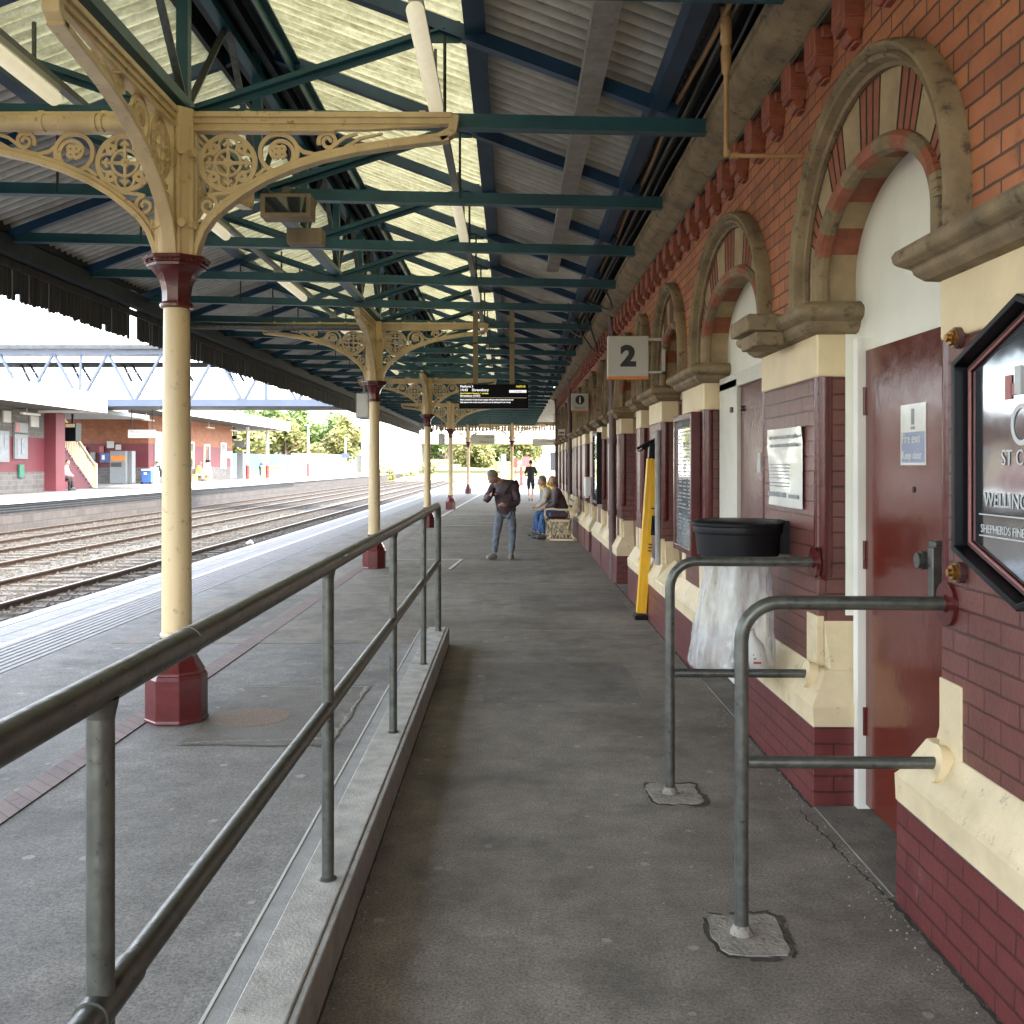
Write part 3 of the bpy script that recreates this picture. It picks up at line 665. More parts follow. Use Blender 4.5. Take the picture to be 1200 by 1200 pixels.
# doors
d = MB(); d.box(1.635, 1.672, 3.60, 4.735, 0.03, 2.13)
door = d.build('door', M['door'], B, bevel=0.004)
g = MB(); g.box(1.60, 1.675, 4.74, 4.80, 0.0, 2.19); g.box(1.622, 1.674, 4.975, 4.985, 0.87, 2.236); g.build('door_frame', M['white_render'], B)
g = MB(); g.box(1.575, 1.637, 3.835, 3.885, 1.08, 1.29); g.box(1.605, 1.6372, 3.885, 3.95, 1.10, 1.31)
g.build('lock_box', M['galv'], door, bevel=0.005)
g = MB(); g.tube([(1.60, 3.925, 1.235), (1.565, 3.925, 1.235)], 0.035, 20); g.tube([(1.575, 3.925, 1.235), (1.55, 3.925, 1.235)], 0.03, 20); g.build('door_knob', M['galv'], door, smooth=True)
for z in (1.83, 1.12, 0.35):
    g = MB(); g.lathe((1.632, 4.737, z), [(0.009, 0), (0.009, 0.13)], 10); g.build('hinge', M['maroon'], door, smooth=True)
g = MB(); g.tube([(1.64, 4.165, 1.50), (1.63, 4.165, 1.50)], 0.012, 14); g.build('spyhole', M['ink'], door)
# notice on the door
g = MB(); g.box(1.632, 1.6352, 4.04, 4.30, 1.60, 1.85)
nt_ = single(g, 'door_notice', M['paper'], 'small white and blue fire exit notice on the maroon door', 'notice', (1.635, 4.17, 1.72))
def part_of(o, mb, name, m):
    off = tuple(o.location); q = bpy.data.objects.new(name, mb.mesh(name, m, off)); COL.objects.link(q); q.parent = o; return q
g = MB(); g.box(1.6310, 1.633, 4.05, 4.29, 1.61, 1.735); part_of(nt_, g, 'blue_panel', M['notice_blue'])
g = MB(); put_text(g, 'Fire exit', 0.058, (1.6300, 4.283, 1.69), (0,-1,0)); put_text(g, 'Keep clear', 0.048, (1.6300, 4.283, 1.625), (0,-1,0)); part_of(nt_, g, 'lettering', M['paper'])
g = MB(); g.box(1.6308, 1.633, 4.155, 4.185, 1.765, 1.83); g.box(1.6308, 1.633, 4.15, 4.19, 1.745, 1.757); part_of(nt_, g, 'pictogram', M['ink_grey'])
# second door
g = MB(); g.box(1.60, 1.68, 7.30, 7.90, 0.02, 2.22); g.box(1.60, 1.68, 6.15, 7.90, 2.16, 2.26); g.build('door_frame', M['white_frame'], B, bevel=0.005)
g = MB(); g.box(1.63, 1.672, 6.2, 7.30, 0.03, 2.16); d2 = g.build('door', M['maroon_brick'] if False else M['maroon'], B)
for y_, x_ in ((7.42, 1.60), (7.22, 1.63)):
    g = MB(); g.tube([(x_, y_, 2.0), (x_-0.02, y_, 2.0)], 0.02, 14); g.build('door_stop', M['galv'], d2, smooth=True)
g = MB(); g.box(1.60, 1.63, 6.60, 6.68, 1.55, 1.68); g.build('latch_plate', M['lightgrey'], d2)
g = MB(); g.box(1.41, 1.68, 3.79, 4.78, -0.01, 0.009); g.build('threshold', M['threshold'], B)
g = MB(); g.box(1.41, 1.68, 6.32, 7.72, -0.01, 0.009); g.build('threshold', M['threshold'], B)
# downpipes
for (y, x) in ((14.42, 1.415), (25.0, 1.415), (32.6, 1.415)):
    g = MB(); g.tube([(x, y, 0.0), (x, y, 3.50), (x-0.02, y, 3.62), (x-0.05, y, 3.78)], 0.052, 14)
    for z in (0.9, 1.9, 2.9): g.tube([(x, y, z), (x, y, z+0.07)], 0.066, 14)
    g.build('downpipe', M['brown_pipe'], B, smooth=True)
g = MB(); g.tube([(1.462, 10.25, 0.60), (1.462, 10.25, 1.95)], 0.03, 14); g.build('grey_downpipe', M['kerb_mid'], B, smooth=True)

# ============================================================ canopy over the platform
C = thing('platform_canopy', 'ridged platform canopy of corrugated sheets on dark teal trusses with ragged dark valance', 'canopy', (-2.1, 6.5, 3.8))
YA, YB = -5.0, 57.0
XR = -2.1                                    # ridge line
def zr(x): return 3.93 + 0.374*(0.98 - x)     # right slope
def zl(x): return 3.95 + 0.371*(x + 5.15)     # left slope
def tz(x): return 3.80 - 0.028*(x - (-0.4))*0.8
def corr(x0, x1, zf, y0, y1, pitch=0.146, amp=0.040, per=6):
    g = MB(); k = int((y1-y0)/pitch*per); 
    for j in range(k+1):
        y = y0 + (y1-y0)*j/k; dz = amp*math.sin(2*math.pi*y/pitch)
        g.v.append((x0, y, zf(x0)+dz)); g.v.append((x1, y, zf(x1)+dz))
    for j in range(k): g.f.append((2*j, 2*j+1, 2*j+3, 2*j+2)); g.mi.append(0)
    return g
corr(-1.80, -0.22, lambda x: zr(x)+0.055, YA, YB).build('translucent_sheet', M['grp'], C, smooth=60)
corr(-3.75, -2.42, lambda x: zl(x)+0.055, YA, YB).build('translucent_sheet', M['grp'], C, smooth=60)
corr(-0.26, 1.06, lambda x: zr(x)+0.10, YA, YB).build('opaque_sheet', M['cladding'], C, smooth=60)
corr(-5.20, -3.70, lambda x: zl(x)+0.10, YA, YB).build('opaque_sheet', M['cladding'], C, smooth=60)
trY = [6.55 + 1.9*k for k in range(-6, 27)]
trY = [y for y in trY if YA < y < YB]
def truss_mb(kind):
    g = MB()
    if kind == 'tie':
        g.bar((-5.05, 0, tz(-5.05)), (1.24, 0, tz(1.24)), 0.012, 0.10); g.bar((-5.05, 0, tz(-5.05)-0.046), (1.24, 0, tz(1.24)-0.046), 0.09, 0.012)
    elif kind == 'rafter_right':
        g.bar((-1.95, 0, zr(-1.95)-0.05), (1.05, 0, zr(1.05)-0.05), 0.065, 0.09)
        g.bar((-1.95, 0, zr(-1.95)-0.095), (1.05, 0, zr(1.05)-0.095), 0.09, 0.012)
    elif kind == 'rafter_left':
        g.bar((-2.25, 0, zl(-2.25)-0.05), (-5.12, 0, zl(-5.12)-0.05), 0.065, 0.09)
    elif kind == 'strut':
        g.bar((-2.02, 0.0, 3.87), (-0.43, 0.0, zr(-0.43)-0.07), 0.085, 0.014); g.bar((-2.02, 0.012, 3.87), (-0.43, 0.012, zr(-0.43)-0.07), 0.014, 0.09)
        g.bar((-2.18, 0.0, 3.87), (-3.75, 0.0, zl(-3.75)-0.07), 0.085, 0.014); g.bar((-2.18, 0.012, 3.87), (-3.75, 0.012, zl(-3.75)-0.07), 0.014, 0.08)
        g.bar((-0.43, 0, 4.3), (-0.43, 0, 4.44), 0.2, 0.012, (0, 1, 0))
    elif kind == 'post':
        g.bar((XR, 0, 3.86), (XR, 0, 5.0), 0.075, 0.075, (0, 1, 0))
    elif kind == 'rod':
        for x in (-0.43,): g.tube([(x, 0, 3.8), (x, 0, zr(x)-0.05)], 0.011, 6)
    elif kind == 'rod2':
        g.tube([(-3.75, 0, 3.85), (-3.75, 0, zl(-3.75)-0.05)], 0.011, 6)
    return g
protos = {}
for i, y in enumerate(trY):
    if i == 0:
        tr = truss_mb('tie').build('tie_beam', M['teal'], None); tr.parent = C
        tr.data.transform(Matrix.Translation((2.1, 0, -3.8))); tr.location = (0, y-6.5, 0); tr.name = 'truss'
        for kd, nm, mt in (('rafter_right','rafter','blue'),('rafter_left','rafter','blue'),('strut','strut','teal'),('post','post','teal'),('rod','tie_rod','dark_steel'),('rod2','tie_rod','dark_steel')):
            q = truss_mb(kd).build(nm, M[mt], None); q.data.transform(Matrix.Translation((2.1, 0, -3.8))); q.parent = tr
        base = tr
    else:
        copy_tree(base, loc=(0, y-6.5, 0))
# purlins and longitudinal members
g = MB()
g.box(-0.30, -0.17, YA, YB, zr(-0.235)-0.045, zr(-0.235)+0.035)
for x in (0.93,): g.box(x-0.05, x+0.05, YA, YB, zr(x)-0.10, zr(x)+0.03)
g.box(-3.80, -3.68, YA, YB, zl(-3.74)-0.04, zl(-3.74)+0.04)
g.build('purlin', M['blue'], C)
g = MB()
g.box(-2.44, -1.78, YA, YB, 5.10, 5.13); g.box(-2.40, -2.36, YA, YB, 4.86, 5.1); g.box(-1.84, -1.81, YA, YB, 4.86, 5.1)
g.box(-2.27, -2.19, YA, YB, 4.90, 5.0); g.box(-2.03, -1.97, YA, YB, 4.88, 4.98)
g.build('ridge_box', M['dark_steel'], C)
g = MB(); g.box(-1.815, -1.74, YA, YB, 4.90, 4.915); g.box(-1.80, -1.79, YA, YB, 4.80, 4.915); g.build('ridge_flange', M['teal'], C)
g = MB(); g.box(-2.14, -2.06, YA, YB, 4.78, 4.86); g.box(-2.15, -2.05, YA, YB, 3.86, 3.93); gd = g.build('lattice_girder', M['teal'], C)
g = MB()
for y in trY[:-1]:
    g.bar((XR, y+0.08, 3.92), (XR, y+0.95, 4.8), 0.012, 0.05, (1,0,0)); g.bar((XR+0.02, y+0.95, 4.8), (XR+0.02, y+1.82, 3.92), 0.012, 0.05, (1,0,0))
g.build('lattice_bar', M['galv'], gd)
g = MB(); g.box(0.42, 0.56, YA, 12.4, zr(0.49)-0.175, zr(0.49)-0.105); g.build('cable_trunking', M['kerb_dark'], C)
# gutter behind the wall plate and the dark eaves
g = MB(); g.box(1.06, 1.30, YA, 33.5, 4.02, 4.25); g.box(1.0, 1.75, YA, 33.5, 4.25, 4.31); g.box(1.06, 8, 33.5, YB, 4.02, 4.06); g.build('gutter', M['dark_steel'], C)
g = MB(); g.extY([(-5.30, 3.96), (-5.30, 4.08), (-5.18, 4.10), (-5.12, 4.10), (-5.12, 3.96)], YA, YB); g.box(-5.14, -5.02, YA, YB, 3.72, 3.90); g.build('eaves_beam', M['dark_steel'], C)
# valance
g = MB(); y = YA; rnd = random.Random(3)
while y < YB:
    wd = 0.092 + rnd.uniform(-.006, .004)
    if not (13.78 < y < 14.05):
        zb = 3.33 + rnd.uniform(-0.018, 0.018) + (0.05 if rnd.random() < 0.05 else 0)
        x = -5.16 + rnd.uniform(-.004, .004); gap = 0.004 if rnd.random() < 0.85 else 0.016
        g.add([(x, y+gap, 3.96), (x, y+wd, 3.96), (x, y+wd-0.001, zb), (x, y+wd*0.5, zb-0.02), (x, y+gap, zb), (x-0.02, y+gap, 3.96), (x-0.02, y+wd, 3.96), (x-0.02, y+wd-0.001, zb), (x-0.02, y+wd*.5, zb-.02), (x-0.02, y+gap, zb)],
              [(0,1,2,3,4), (9,8,7,6,5), (0,4,9,5), (1,6,7,2), (2,7,8,3), (3,8,9,4)])
    y += wd + 0.003
g.box(-5.15, -5.12, YA, YB, 3.62, 3.70)
g.build('valance', M['dark_wood'], C)
g = MB(); x = -5.15
while x < 7.8:
    wd = 0.11; zb = 3.50 + rnd.uniform(-.02, .02)
    g.box(x, x+wd, YB, YB+0.02, zb, 4.0); x += wd + (0.03 if rnd.random() < .5 else 0.09)
g.box(-5.15, 7.9, YB-0.06, YB, 3.78, 4.05)
g.build('end_valance', M['end_wood'], C)
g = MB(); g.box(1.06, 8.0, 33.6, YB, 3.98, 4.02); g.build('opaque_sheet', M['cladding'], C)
# cables along the wall plate
rnd = random.Random(11)
for (x0, z0, r, m, nm) in ((1.02, 3.93, 0.011, 'cable', 'cable'), (1.045, 3.95, 0.014, 'cable', 'cable'), (1.07, 3.92, 0.016, 'tan_pipe', 'conduit'), (1.10, 3.95, 0.009, 'cable', 'cable'), (1.13, 3.90, 0.014, 'galv', 'conduit'), (1.16, 3.93, 0.018, 'dark_steel', 'conduit'), (1.20, 3.90, 0.010, 'cable', 'cable')):
    g = MB(); pts = []; y = YA
    while y < 33:
        wob = 0.022 if nm == 'cable' or m == 'tan_pipe' else 0.003
        pts.append((x0 + rnd.uniform(-wob, wob), y, z0 + rnd.uniform(-wob, wob))); y += 1.3
    # smooth
    P = []
    for i in range(len(pts)-1):
        for t in (0, .25, .5, .75):
            p0 = pts[max(0,i-1)]; p1 = pts[i]; p2 = pts[i+1]; p3 = pts[min(len(pts)-1,i+2)]
            P.append(tuple(0.5*((2*p1[a]) + (-p0[a]+p2[a])*t + (2*p0[a]-5*p1[a]+4*p2[a]-p3[a])*t*t + (-p0[a]+3*p1[a]-3*p2[a]+p3[a])*t**3) for a in range(3)))
    g.tube(P, r, 8); g.build(nm, M[m], C, smooth=60)
# loose looped cables further along
for (ya, xa, dd) in ((12.5, 1.05, 0.25), (14.6, 0.8, 0.35), (19.0, 0.9, 0.3), (15.4, 1.1, 0.5)):
    g = MB(); pts = [(xa + 0.25*math.sin(t*3.1), ya + t*1.8, 3.9 - dd*math.sin(math.pi*t)) for t in [i/16 for i in range(17)]]
    g.tube(pts, 0.013, 8); g.build('cable', M['cable'], C, smooth=60)

# ---- tube lights
def fitting():
    t = thing('tube_light', 'x', 'light', (0, 0, 0), 'fluorescent tube lights under the canopy')
    g = MB(); g.lathe((0,0,0), [(0.01, -0.0), (0.036, 0.012), (0.048, 0.03), (0.048, 1.67), (0.036, 1.69), (0.01, 1.70)], 16, sy=1)
    me = g.mesh('diffuser', M['fitting'], (0,0,0), 40); me.transform(Matrix.Rotation(R(-90), 4, 'X'))
    o = bpy.data.objects.new('diffuser', me); COL.objects.link(o); o.parent = t
    g = MB(); g.box(-0.035, 0.035, 0.02, 1.68, 0.045, 0.085); q = g.build('gear_tray', M['lightgrey'], None); q.parent = t
    g = MB()
    for y in (0.3, 1.4): g.bar((0, y, 0.08), (0, y, 0.36), 0.02, 0.02)
    q = g.build('hanger', M['galv'], None); q.parent = t
    return t
lt = fitting(); firstl = True
for side, x, y0, nm in (('right', -0.49, 5.15, 'row over the walkway'), ('left', -2.87, 4.75, 'row left of the columns')):
    for k in range(12):
        y = y0 + 3.85*k
        if y > 52: break
        lab = f'{ORD[k]} long yellowed tube light from the camera in the {nm}'
        if firstl: lt['label'] = lab; lt.location = (x, y, 3.90); firstl = False
        else: copy_tree(lt, (x, y, 3.90), None, lab)
for x in (-0.49, -2.87):
    g = MB(); g.box(x-0.028, x+0.028, YA, 52, 3.985, 4.03); g.build('light_trunking', M['grey_paint'], C)

# ============================================================ cast iron columns
def arm(d, parent):
    """spandrel bracket running from the column head in direction d"""
    o = (0, 0, 0); dr = Vector((d[0], d[1], 0)); sl = 0.0
    g = MB()
    und = [(0.115, 2.90), (0.135, 2.98), (0.17, 3.07), (0.23, 3.155), (0.31, 3.225), (0.42, 3.31), (0.56, 3.395), (0.72, 3.465), (0.92, 3.53), (1.15, 3.58), (1.38, 3.615), (1.60, 3.64), (1.72, 3.655)]
    g.ribbon(und, [0.035]*len(und), 0.085, o, dr)
    und2 = [(x-0.022*0.6, z+0.026) for x, z in und]
    g.ribbon(und2, 0.03, 0.045, o, dr)
    g.build('curved_rib', M['cream_iron'], parent, smooth=25, bevel=0.004)
    g = MB(); g.ribbon([(0.10, 3.80), (1.74, 3.795)], 0.035, 0.10, o, dr); g.ribbon([(0.10, 3.765), (1.73, 3.762)], 0.04, 0.07, o, dr)
    g.ribbon([(0.10, 3.730), (1.20, 3.728), (1.66, 3.745)], [0.045, 0.04, 0.02], 0.045, o, dr); g.ribbon([(0.10, 3.703), (1.0, 3.70)], 0.014, 0.08, o, dr)
    g.ribbon([(0.118, 2.92), (0.118, 3.70)], 0.03, 0.05, o, dr)
    g.ribbon([(1.66, 3.655), (1.74, 3.70), (1.755, 3.80)], 0.06, 0.085, o, dr)
    for x in (0.45, 0.85, 1.25, 1.55): g.ribbon([(x-0.02, 3.823), (x+0.02, 3.823)], 0.018, 0.04, o, dr)
    g.build('top_rail', M['cream_iron'], parent, smooth=25, bevel=0.004)
    # tracery
    g = MB(); th = 0.022
    def circ(cx, cz, r, w_, n=24, a0=0, a1=360):
        full = abs(a1-a0) >= 359.9
        pts = [(cx + r*math.cos(R(a0+(a1-a0)*i/n)), cz + r*math.sin(R(a0+(a1-a0)*i/n))) for i in range(n if full else n+1)]
        g.ribbon(pts, w_, th, o, dr, closed=full)
    def spiral(cx, cz, r0, r1, a0, turns, w_=0.024, n=26, dirn=1):
        pts = []
        for i in range(n+1):
            t = i/n; r = r0 + (r1-r0)*t; a = R(a0) + dirn*turns*2*math.pi*t; pts.append((cx + r*math.cos(a), cz + r*math.sin(a)))
        g.ribbon(pts, [w_*(1.15-0.3*i/n) for i in range(n+1)], th, o, dr); return pts
    cx, cz = 0.325, 3.505
    circ(cx, cz, 0.170, 0.030, 32); circ(cx, cz, 0.082, 0.017); circ(cx, cz, 0.016, 0.026, 10)
    for k in range(4):
        a = 90*k; ca, sa = math.cos(R(a)), math.sin(R(a))
        circ(cx + 0.108*ca, cz + 0.108*sa, 0.058, 0.015, 14, a-118, a+118)
        g.ribbon([(cx+0.02*ca, cz+0.02*sa), (cx+0.150*ca, cz+0.150*sa)], [0.02, 0.012], th, o, dr)
        for s in (-1, 1): g.ribbon([(cx+0.135*ca, cz+0.135*sa), (cx+0.108*ca-s*0.026*sa, cz+0.108*sa+s*0.026*ca)], [0.010, 0.022], th, o, dr)
        b = R(a+45)
        circ(cx + 0.125*math.cos(b), cz + 0.125*math.sin(b), 0.022, 0.026, 10)
    # big scroll with flower
    circ(0.645, 3.570, 0.118, 0.026, 26)
    spiral(0.645, 3.570, 0.105, 0.035, -60, 0.9, 0.022)
    for k in range(4): circ(0.648 + 0.026*math.cos(R(45+90*k)), 3.575 + 0.026*math.sin(R(45+90*k)), 0.017, 0.022, 8)
    spiral(0.955, 3.640, 0.062, 0.014, 200, 1.6, 0.022, dirn=-1)
    g.ribbon([(0.75, 3.615), (0.80, 3.575), (0.87, 3.56), (0.94, 3.575), (1.0, 3.62), (1.06, 3.665), (1.14, 3.69)], [.026,.024,.022,.022,.022,.02,.016], th, o, dr)
    g.ribbon([(1.06, 3.60), (1.16, 3.66), (1.30, 3.69)], [.02,.018,.012], th, o, dr)
    g.ribbon([(0.50, 3.42), (0.56, 3.47), (0.64, 3.455)], [.02,.022,.018], th, o, dr)
    # lower scroll
    spiral(0.200, 3.235, 0.062, 0.012, 90, 1.4, 0.020, dirn=-1)
    g.ribbon([(0.20, 3.297), (0.25, 3.31), (0.33, 3.315), (0.40, 3.335)], [.022,.02,.018,.02], th, o, dr)
    circ(0.155, 3.12, 0.022, 0.016, 12)
    g.build('tracery', M['cream_iron'], parent)
def make_column(loc, label, arms=True, cap='maroon'):
    t = thing('iron_column', label, 'column', (0,0,0), 'cast iron canopy columns')
    g = MB(); a8 = R(22.5)
    g.lathe((0,0,0), [(0.195, 0), (0.195, 0.015), (0.190, 0.02), (0.190, 0.27), (0.182, 0.29), (0.172, 0.30), (0.172, 0.315), (0.165, 0.325), (0.14, 0.37), (0.115, 0.42), (0.105, 0.47), (0.103, 0.52)], 8, a8)
    g.build('base', M['maroon'], t, bevel=0.006)
    g = MB(); g.lathe((0,0,0), [(0.092, 0.5), (0.090, 1.4), (0.080, 2.59)], 32); g.lathe((0,0,0), [(0.094, 0.52), (0.103, 0.535), (0.094, 0.55)], 32)
    g.build('shaft', M['cream_iron'], t, smooth=True)
    g = MB(); g.lathe((0,0,0), [(0.086, 2.585), (0.100, 2.59), (0.104, 2.605), (0.100, 2.62), (0.088, 2.625)], 32)
    g.lathe((0,0,0), [(0.088, 2.62), (0.088, 2.68), (0.098, 2.735), (0.12, 2.785), (0.155, 2.825), (0.182, 2.838), (0.185, 2.852), (0.196, 2.857), (0.196, 2.872), (0.208, 2.88), (0.208, 2.90), (0.195, 2.903)], 8, a8)
    for k in range(40):
        a = 2*math.pi*k/40; rr = 0.200*math.cos(R(22.5))/math.cos(((a) % R(45)) - R(22.5))
        g.lathe((rr*math.cos(a), rr*math.sin(a), 2.858), [(0.004, 0), (0.008, 0.006), (0.004, 0.014)], 6)
    g.build('capital', M[cap], t, smooth=30)
    g = MB(); g.lathe((0,0,0), [(0.125, 2.90), (0.125, 3.83)], 8, a8)
    for k in range(8):
        a = R(45*k + 22.5); g.tube([(0.113*math.cos(a), 0.113*math.sin(a), 2.9), (0.113*math.cos(a), 0.113*math.sin(a), 3.72)], 0.02, 8)
    for a in (R(-90-28), R(-90+28), R(-90-62), R(-90+62)):
        for z in (3.10, 3.55): g.tube([(0.1*math.cos(a), 0.1*math.sin(a), z), (0.155*math.cos(a), 0.155*math.sin(a), z)], 0.026, 10)
    g.build('head_post', M['cream_iron'], t, smooth=30)
    if arms:
        for d in ((1,0),(-1,0),(0,-1),(0,1)): arm(d, t)
    return t
colX = -2.115
cl = ['cream iron column with maroon base nearest the camera, a manhole beside it', 'second cream iron column from the camera along the platform', 'third cream iron column from the camera along the platform', 'fourth cream iron column from the camera, its capital nearly black']
c1 = make_column((colX, 6.46, 0), cl[0])
c1.location = (colX, 6.46, 0)
for i, y in ((1, 15.95), (2, 26.3), (3, 36.8)): copy_tree(c1, (colX - 0.03*i, y, 0), None, cl[i])
# rain pipe beside the bracket of the first column
for y, zz in ((6.62, 3.76), (16.12, 3.76)):
    g = MB(); g.tube([(-5.0, y-0.22, zz), (-2.95, y-0.22, zz-0.02)], 0.05, 14); g.tube([(-2.92, y-0.22, zz-0.02), (-2.62, y-0.22, zz-0.022)], 0.048, 14); g.tube([(-2.59, y-0.22, zz-.022), (-2.24, y-0.22, zz-.025)], 0.045, 14)
    for x in (-2.95, -2.62, -2.58): g.tube([(x, y-0.22, zz-.02), (x+0.03, y-0.22, zz-.02)], 0.056, 14)
    g.build('rain_pipe', M['cream_iron'] if y < 10 else M['galv'], C, smooth=True)
copy_tree(c1, (-2.45, 57.3, 0), None, 'cream iron column under the far end valance of the canopy, left of the walker')
copy_tree(c1, (0.0, 55.0, 0), None, 'cream iron column beyond the man in plum jacket, in line with the walkway')

# ============================================================ handrail
H = thing('handrail', 'long galvanised tube handrail on the kerb along the left of the walkway', 'handrail', (-0.643, 4, 0.155))
hx = -0.643
g = MB(); r = 0.0245; pts = [(hx, -0.9, 1.25), (hx, 8.80, 1.25)] + [(hx, 8.80 + 0.12*math.sin(R(a)), 1.13 + 0.12*math.cos(R(a))) for a in (18, 36, 54, 72, 90)] + [(hx, 8.92, 0.15)]
g.tube(pts, r*1.12, 20)
for y in (2.03, 7.30): g.tube([(hx, y, 1.25), (hx, y+0.012, 1.25)], r*1.2, 20)
g.build('top_rail', M['galv'], H, smooth=50)
g = MB(); g.tube([(hx, -0.9, 0.753), (hx, 8.92, 0.753)], r, 20); g.tube([(hx, 1.56, 0.753), (hx, 1.72, 0.753)], r*1.18, 20); g.build('mid_rail', M['galv'], H, smooth=50)
for y in (-0.45, 1.60, 3.575, 5.54, 7.44):
    g = MB(); g.tube([(hx, y, 0.15), (hx, y, 1.235)], 0.0215, 20); g.lathe((hx, y, 0.153), [(0.030, 0), (0.032, 0.006), (0.0225, 0.012)], 16); g.lathe((hx, y, 1.205), [(0.0218, 0), (0.026, 0.02), (0.028, 0.03)], 16)
    g.build('post', M['galv'], H, smooth=50)
# barrier hoops on the right
def hoop(x, y, xe, xm, lab):
    t = thing('barrier_hoop', lab, 'barrier', (x, y, 0), 'tubular barriers by the doors')
    g = MB(); rr = 0.13; pts = [(x, y, 0.0), (x, y, 1.132-rr)] + [(x + rr - rr*math.cos(R(a)), y, 1.132 - rr + rr*math.sin(R(a))) for a in range(12, 91, 13)] + [(x+rr, y, 1.132), (xe, y, 1.128)]
    g.tube(pts, 0.024, 22); g.build('hoop_tube', M['galv'], t, smooth=50)
    g = MB(); g.tube([(x+0.02, y, 0.588), (xm, y, 0.585)], 0.021, 20); g.build('cross_rail', M['galv'], t, smooth=50)
    g = MB(); g.tube([(xe-0.014, y, 1.128), (xe+0.004, y, 1.128)], 0.075, 28); g.tube([(xe-0.02, y, 1.128), (xe, y, 1.128)], 0.03, 20); g.build('wall_flange', M['maroon'], t, smooth=30)
    g = MB(); g.tube([(xm-0.035, y, 0.585), (xm+0.01, y, 0.575)], 0.065, 24); g.build('lower_flange', M['cream'], t, smooth=30)
    g = MB(); rn = random.Random(int(y*10)); pts = []
    for k in range(28):
        a = 2*math.pi*k/28; q = 0.120/max(abs(math.cos(a)), abs(math.sin(a))) + rn.uniform(-.012, .010); pts.append((x+0.02+q*math.cos(a), y-0.0+q*math.sin(a)*1.25, 0.004))
    g.add(pts + [(p[0], p[1], -0.01) for p in pts], [tuple(range(28))] + [(k, (k+1)%28, 28+(k+1)%28, 28+k) for k in range(28)])
    g.build('concrete_pad', M['patch'], t)
    g = MB()
    for k in range(28):
        if rn.random() < 0.2: continue
        f1, f2 = rn.uniform(1.03, 1.08), rn.uniform(1.10, 1.22); A_, B_ = pts[k], pts[(k+1) % 28]
        g.add([((p_[0]-x)*f_+x, (p_[1]-y)*f_+y, 0.003) for p_, f_ in ((A_, f1), (B_, f1), (B_, f2), (A_, f2))], [(0,1,2,3)])
    g.build('tar_seal', M['dark_wood'], t)
    g = MB(); g.lathe((x, y, 0.005), [(0.04, 0), (0.028, 0.03)], 12); g.build('weld_collar', M['patch'], t, smooth=True)
hoop(0.782, 3.49, 1.488, 1.47, 'nearer galvanised hoop barrier, reaching the brick pier beside the maroon door')
hoop(0.769, 4.985, 1.478, 1.46, 'farther galvanised hoop barrier in front of the litter bin')

# ============================================================ things on the wall
# hexagonal mirror sign
hexo = [(3.25, 1.33), (3.25, 1.925), (2.83, 2.075), (2.41, 1.925), (2.41, 1.33), (2.83, 1.195)]
S = thing('mirror_sign', 'black framed six sided mirror sign on the nearest brick pier', 'mirror sign', (1.45, 2.83, 1.63))
def inset(P, f):
    cy_, cz_ = 2.83, 1.63; return [(cy_ + (y-cy_)*f, cz_ + (z-cz_)*f) for y, z in P]
def ringx(g, A, Bp, x0, x1):      # frame between outlines A (outer) and B (inner) from x0 (front) to x1 (back)
    n = len(A); vs = [(x0,)+p for p in A] + [(x0,)+p for p in Bp] + [(x1,)+p for p in A] + [(x1,)+p for p in Bp]
    fs = []
    for i in range(n):
        j = (i+1) % n; fs += [(i,j,n+j,n+i), (i,2*n+i,2*n+j,j), (n+i,n+j,3*n+j,3*n+i), (2*n+i,3*n+i,3*n+j,2*n+j)]
    return g.add(vs, fs)
g = MB(); ringx(g, hexo, inset(hexo, 0.95), 1.392, 1.47); ringx(g, inset(hexo, 1.03), inset(hexo, 0.9), 1.468, 1.485); g.build('frame', M['black'], S, bevel=0.004)
g = MB(); ringx(g, inset(hexo, 0.938), inset(hexo, 0.905), 1.434, 1.45); g.build('inner_bead', M['brown_pipe'], S)
g = MB(); ringx(g, inset(hexo, 0.900), inset(hexo, 0.890), 1.430, 1.4365); g.build('red_line', M['faded_red'], S)
g = MB(); g.extX(inset(hexo, 0.92), 1.44, 1.455); g.build('mirror_glass', M['mirror'], S)
g = MB()
put_text(g, 'ST CO', 0.065, (1.4375, 3.01, 1.60), (0,-1,0)); put_text(g, 'WELLING', 0.062, (1.4375, 3.12, 1.475), (0,-1,0)); put_text(g, 'SHEPHERDS FINEST', 0.036, (1.4375, 3.14, 1.395), (0,-1,0))
ca = [(2.89 + 0.06*math.cos(R(a)), 1.715 + 0.06*math.sin(R(a))) for a in range(0, 360, 20)]; cb2 = [(2.89 + 0.045*math.cos(R(a)), 1.715 + 0.045*math.sin(R(a))) for a in range(0, 360, 20)]
ringx(g, ca, cb2, 1.4365, 1.439)
for z in (1.385, 1.45): g.box(1.4365, 1.4385, 2.5, 3.15, z-0.002, z+0.002)
g.build('etched_lettering', M['etch'], S)
g = MB(); g.box(1.4365, 1.4385, 2.945, 2.985, 1.79, 1.86); g.box(1.4365, 1.4385, 2.91, 2.95, 1.80, 1.835); g.box(1.4365, 1.4385, 2.80, 2.86, 1.77, 1.85); g.build('red_figures', M['faded_red'], S)
g = MB(); g.box(1.425, 1.4385, 2.87, 2.905, 1.80, 1.88); g.build('etched_tower', M['etch'], S)
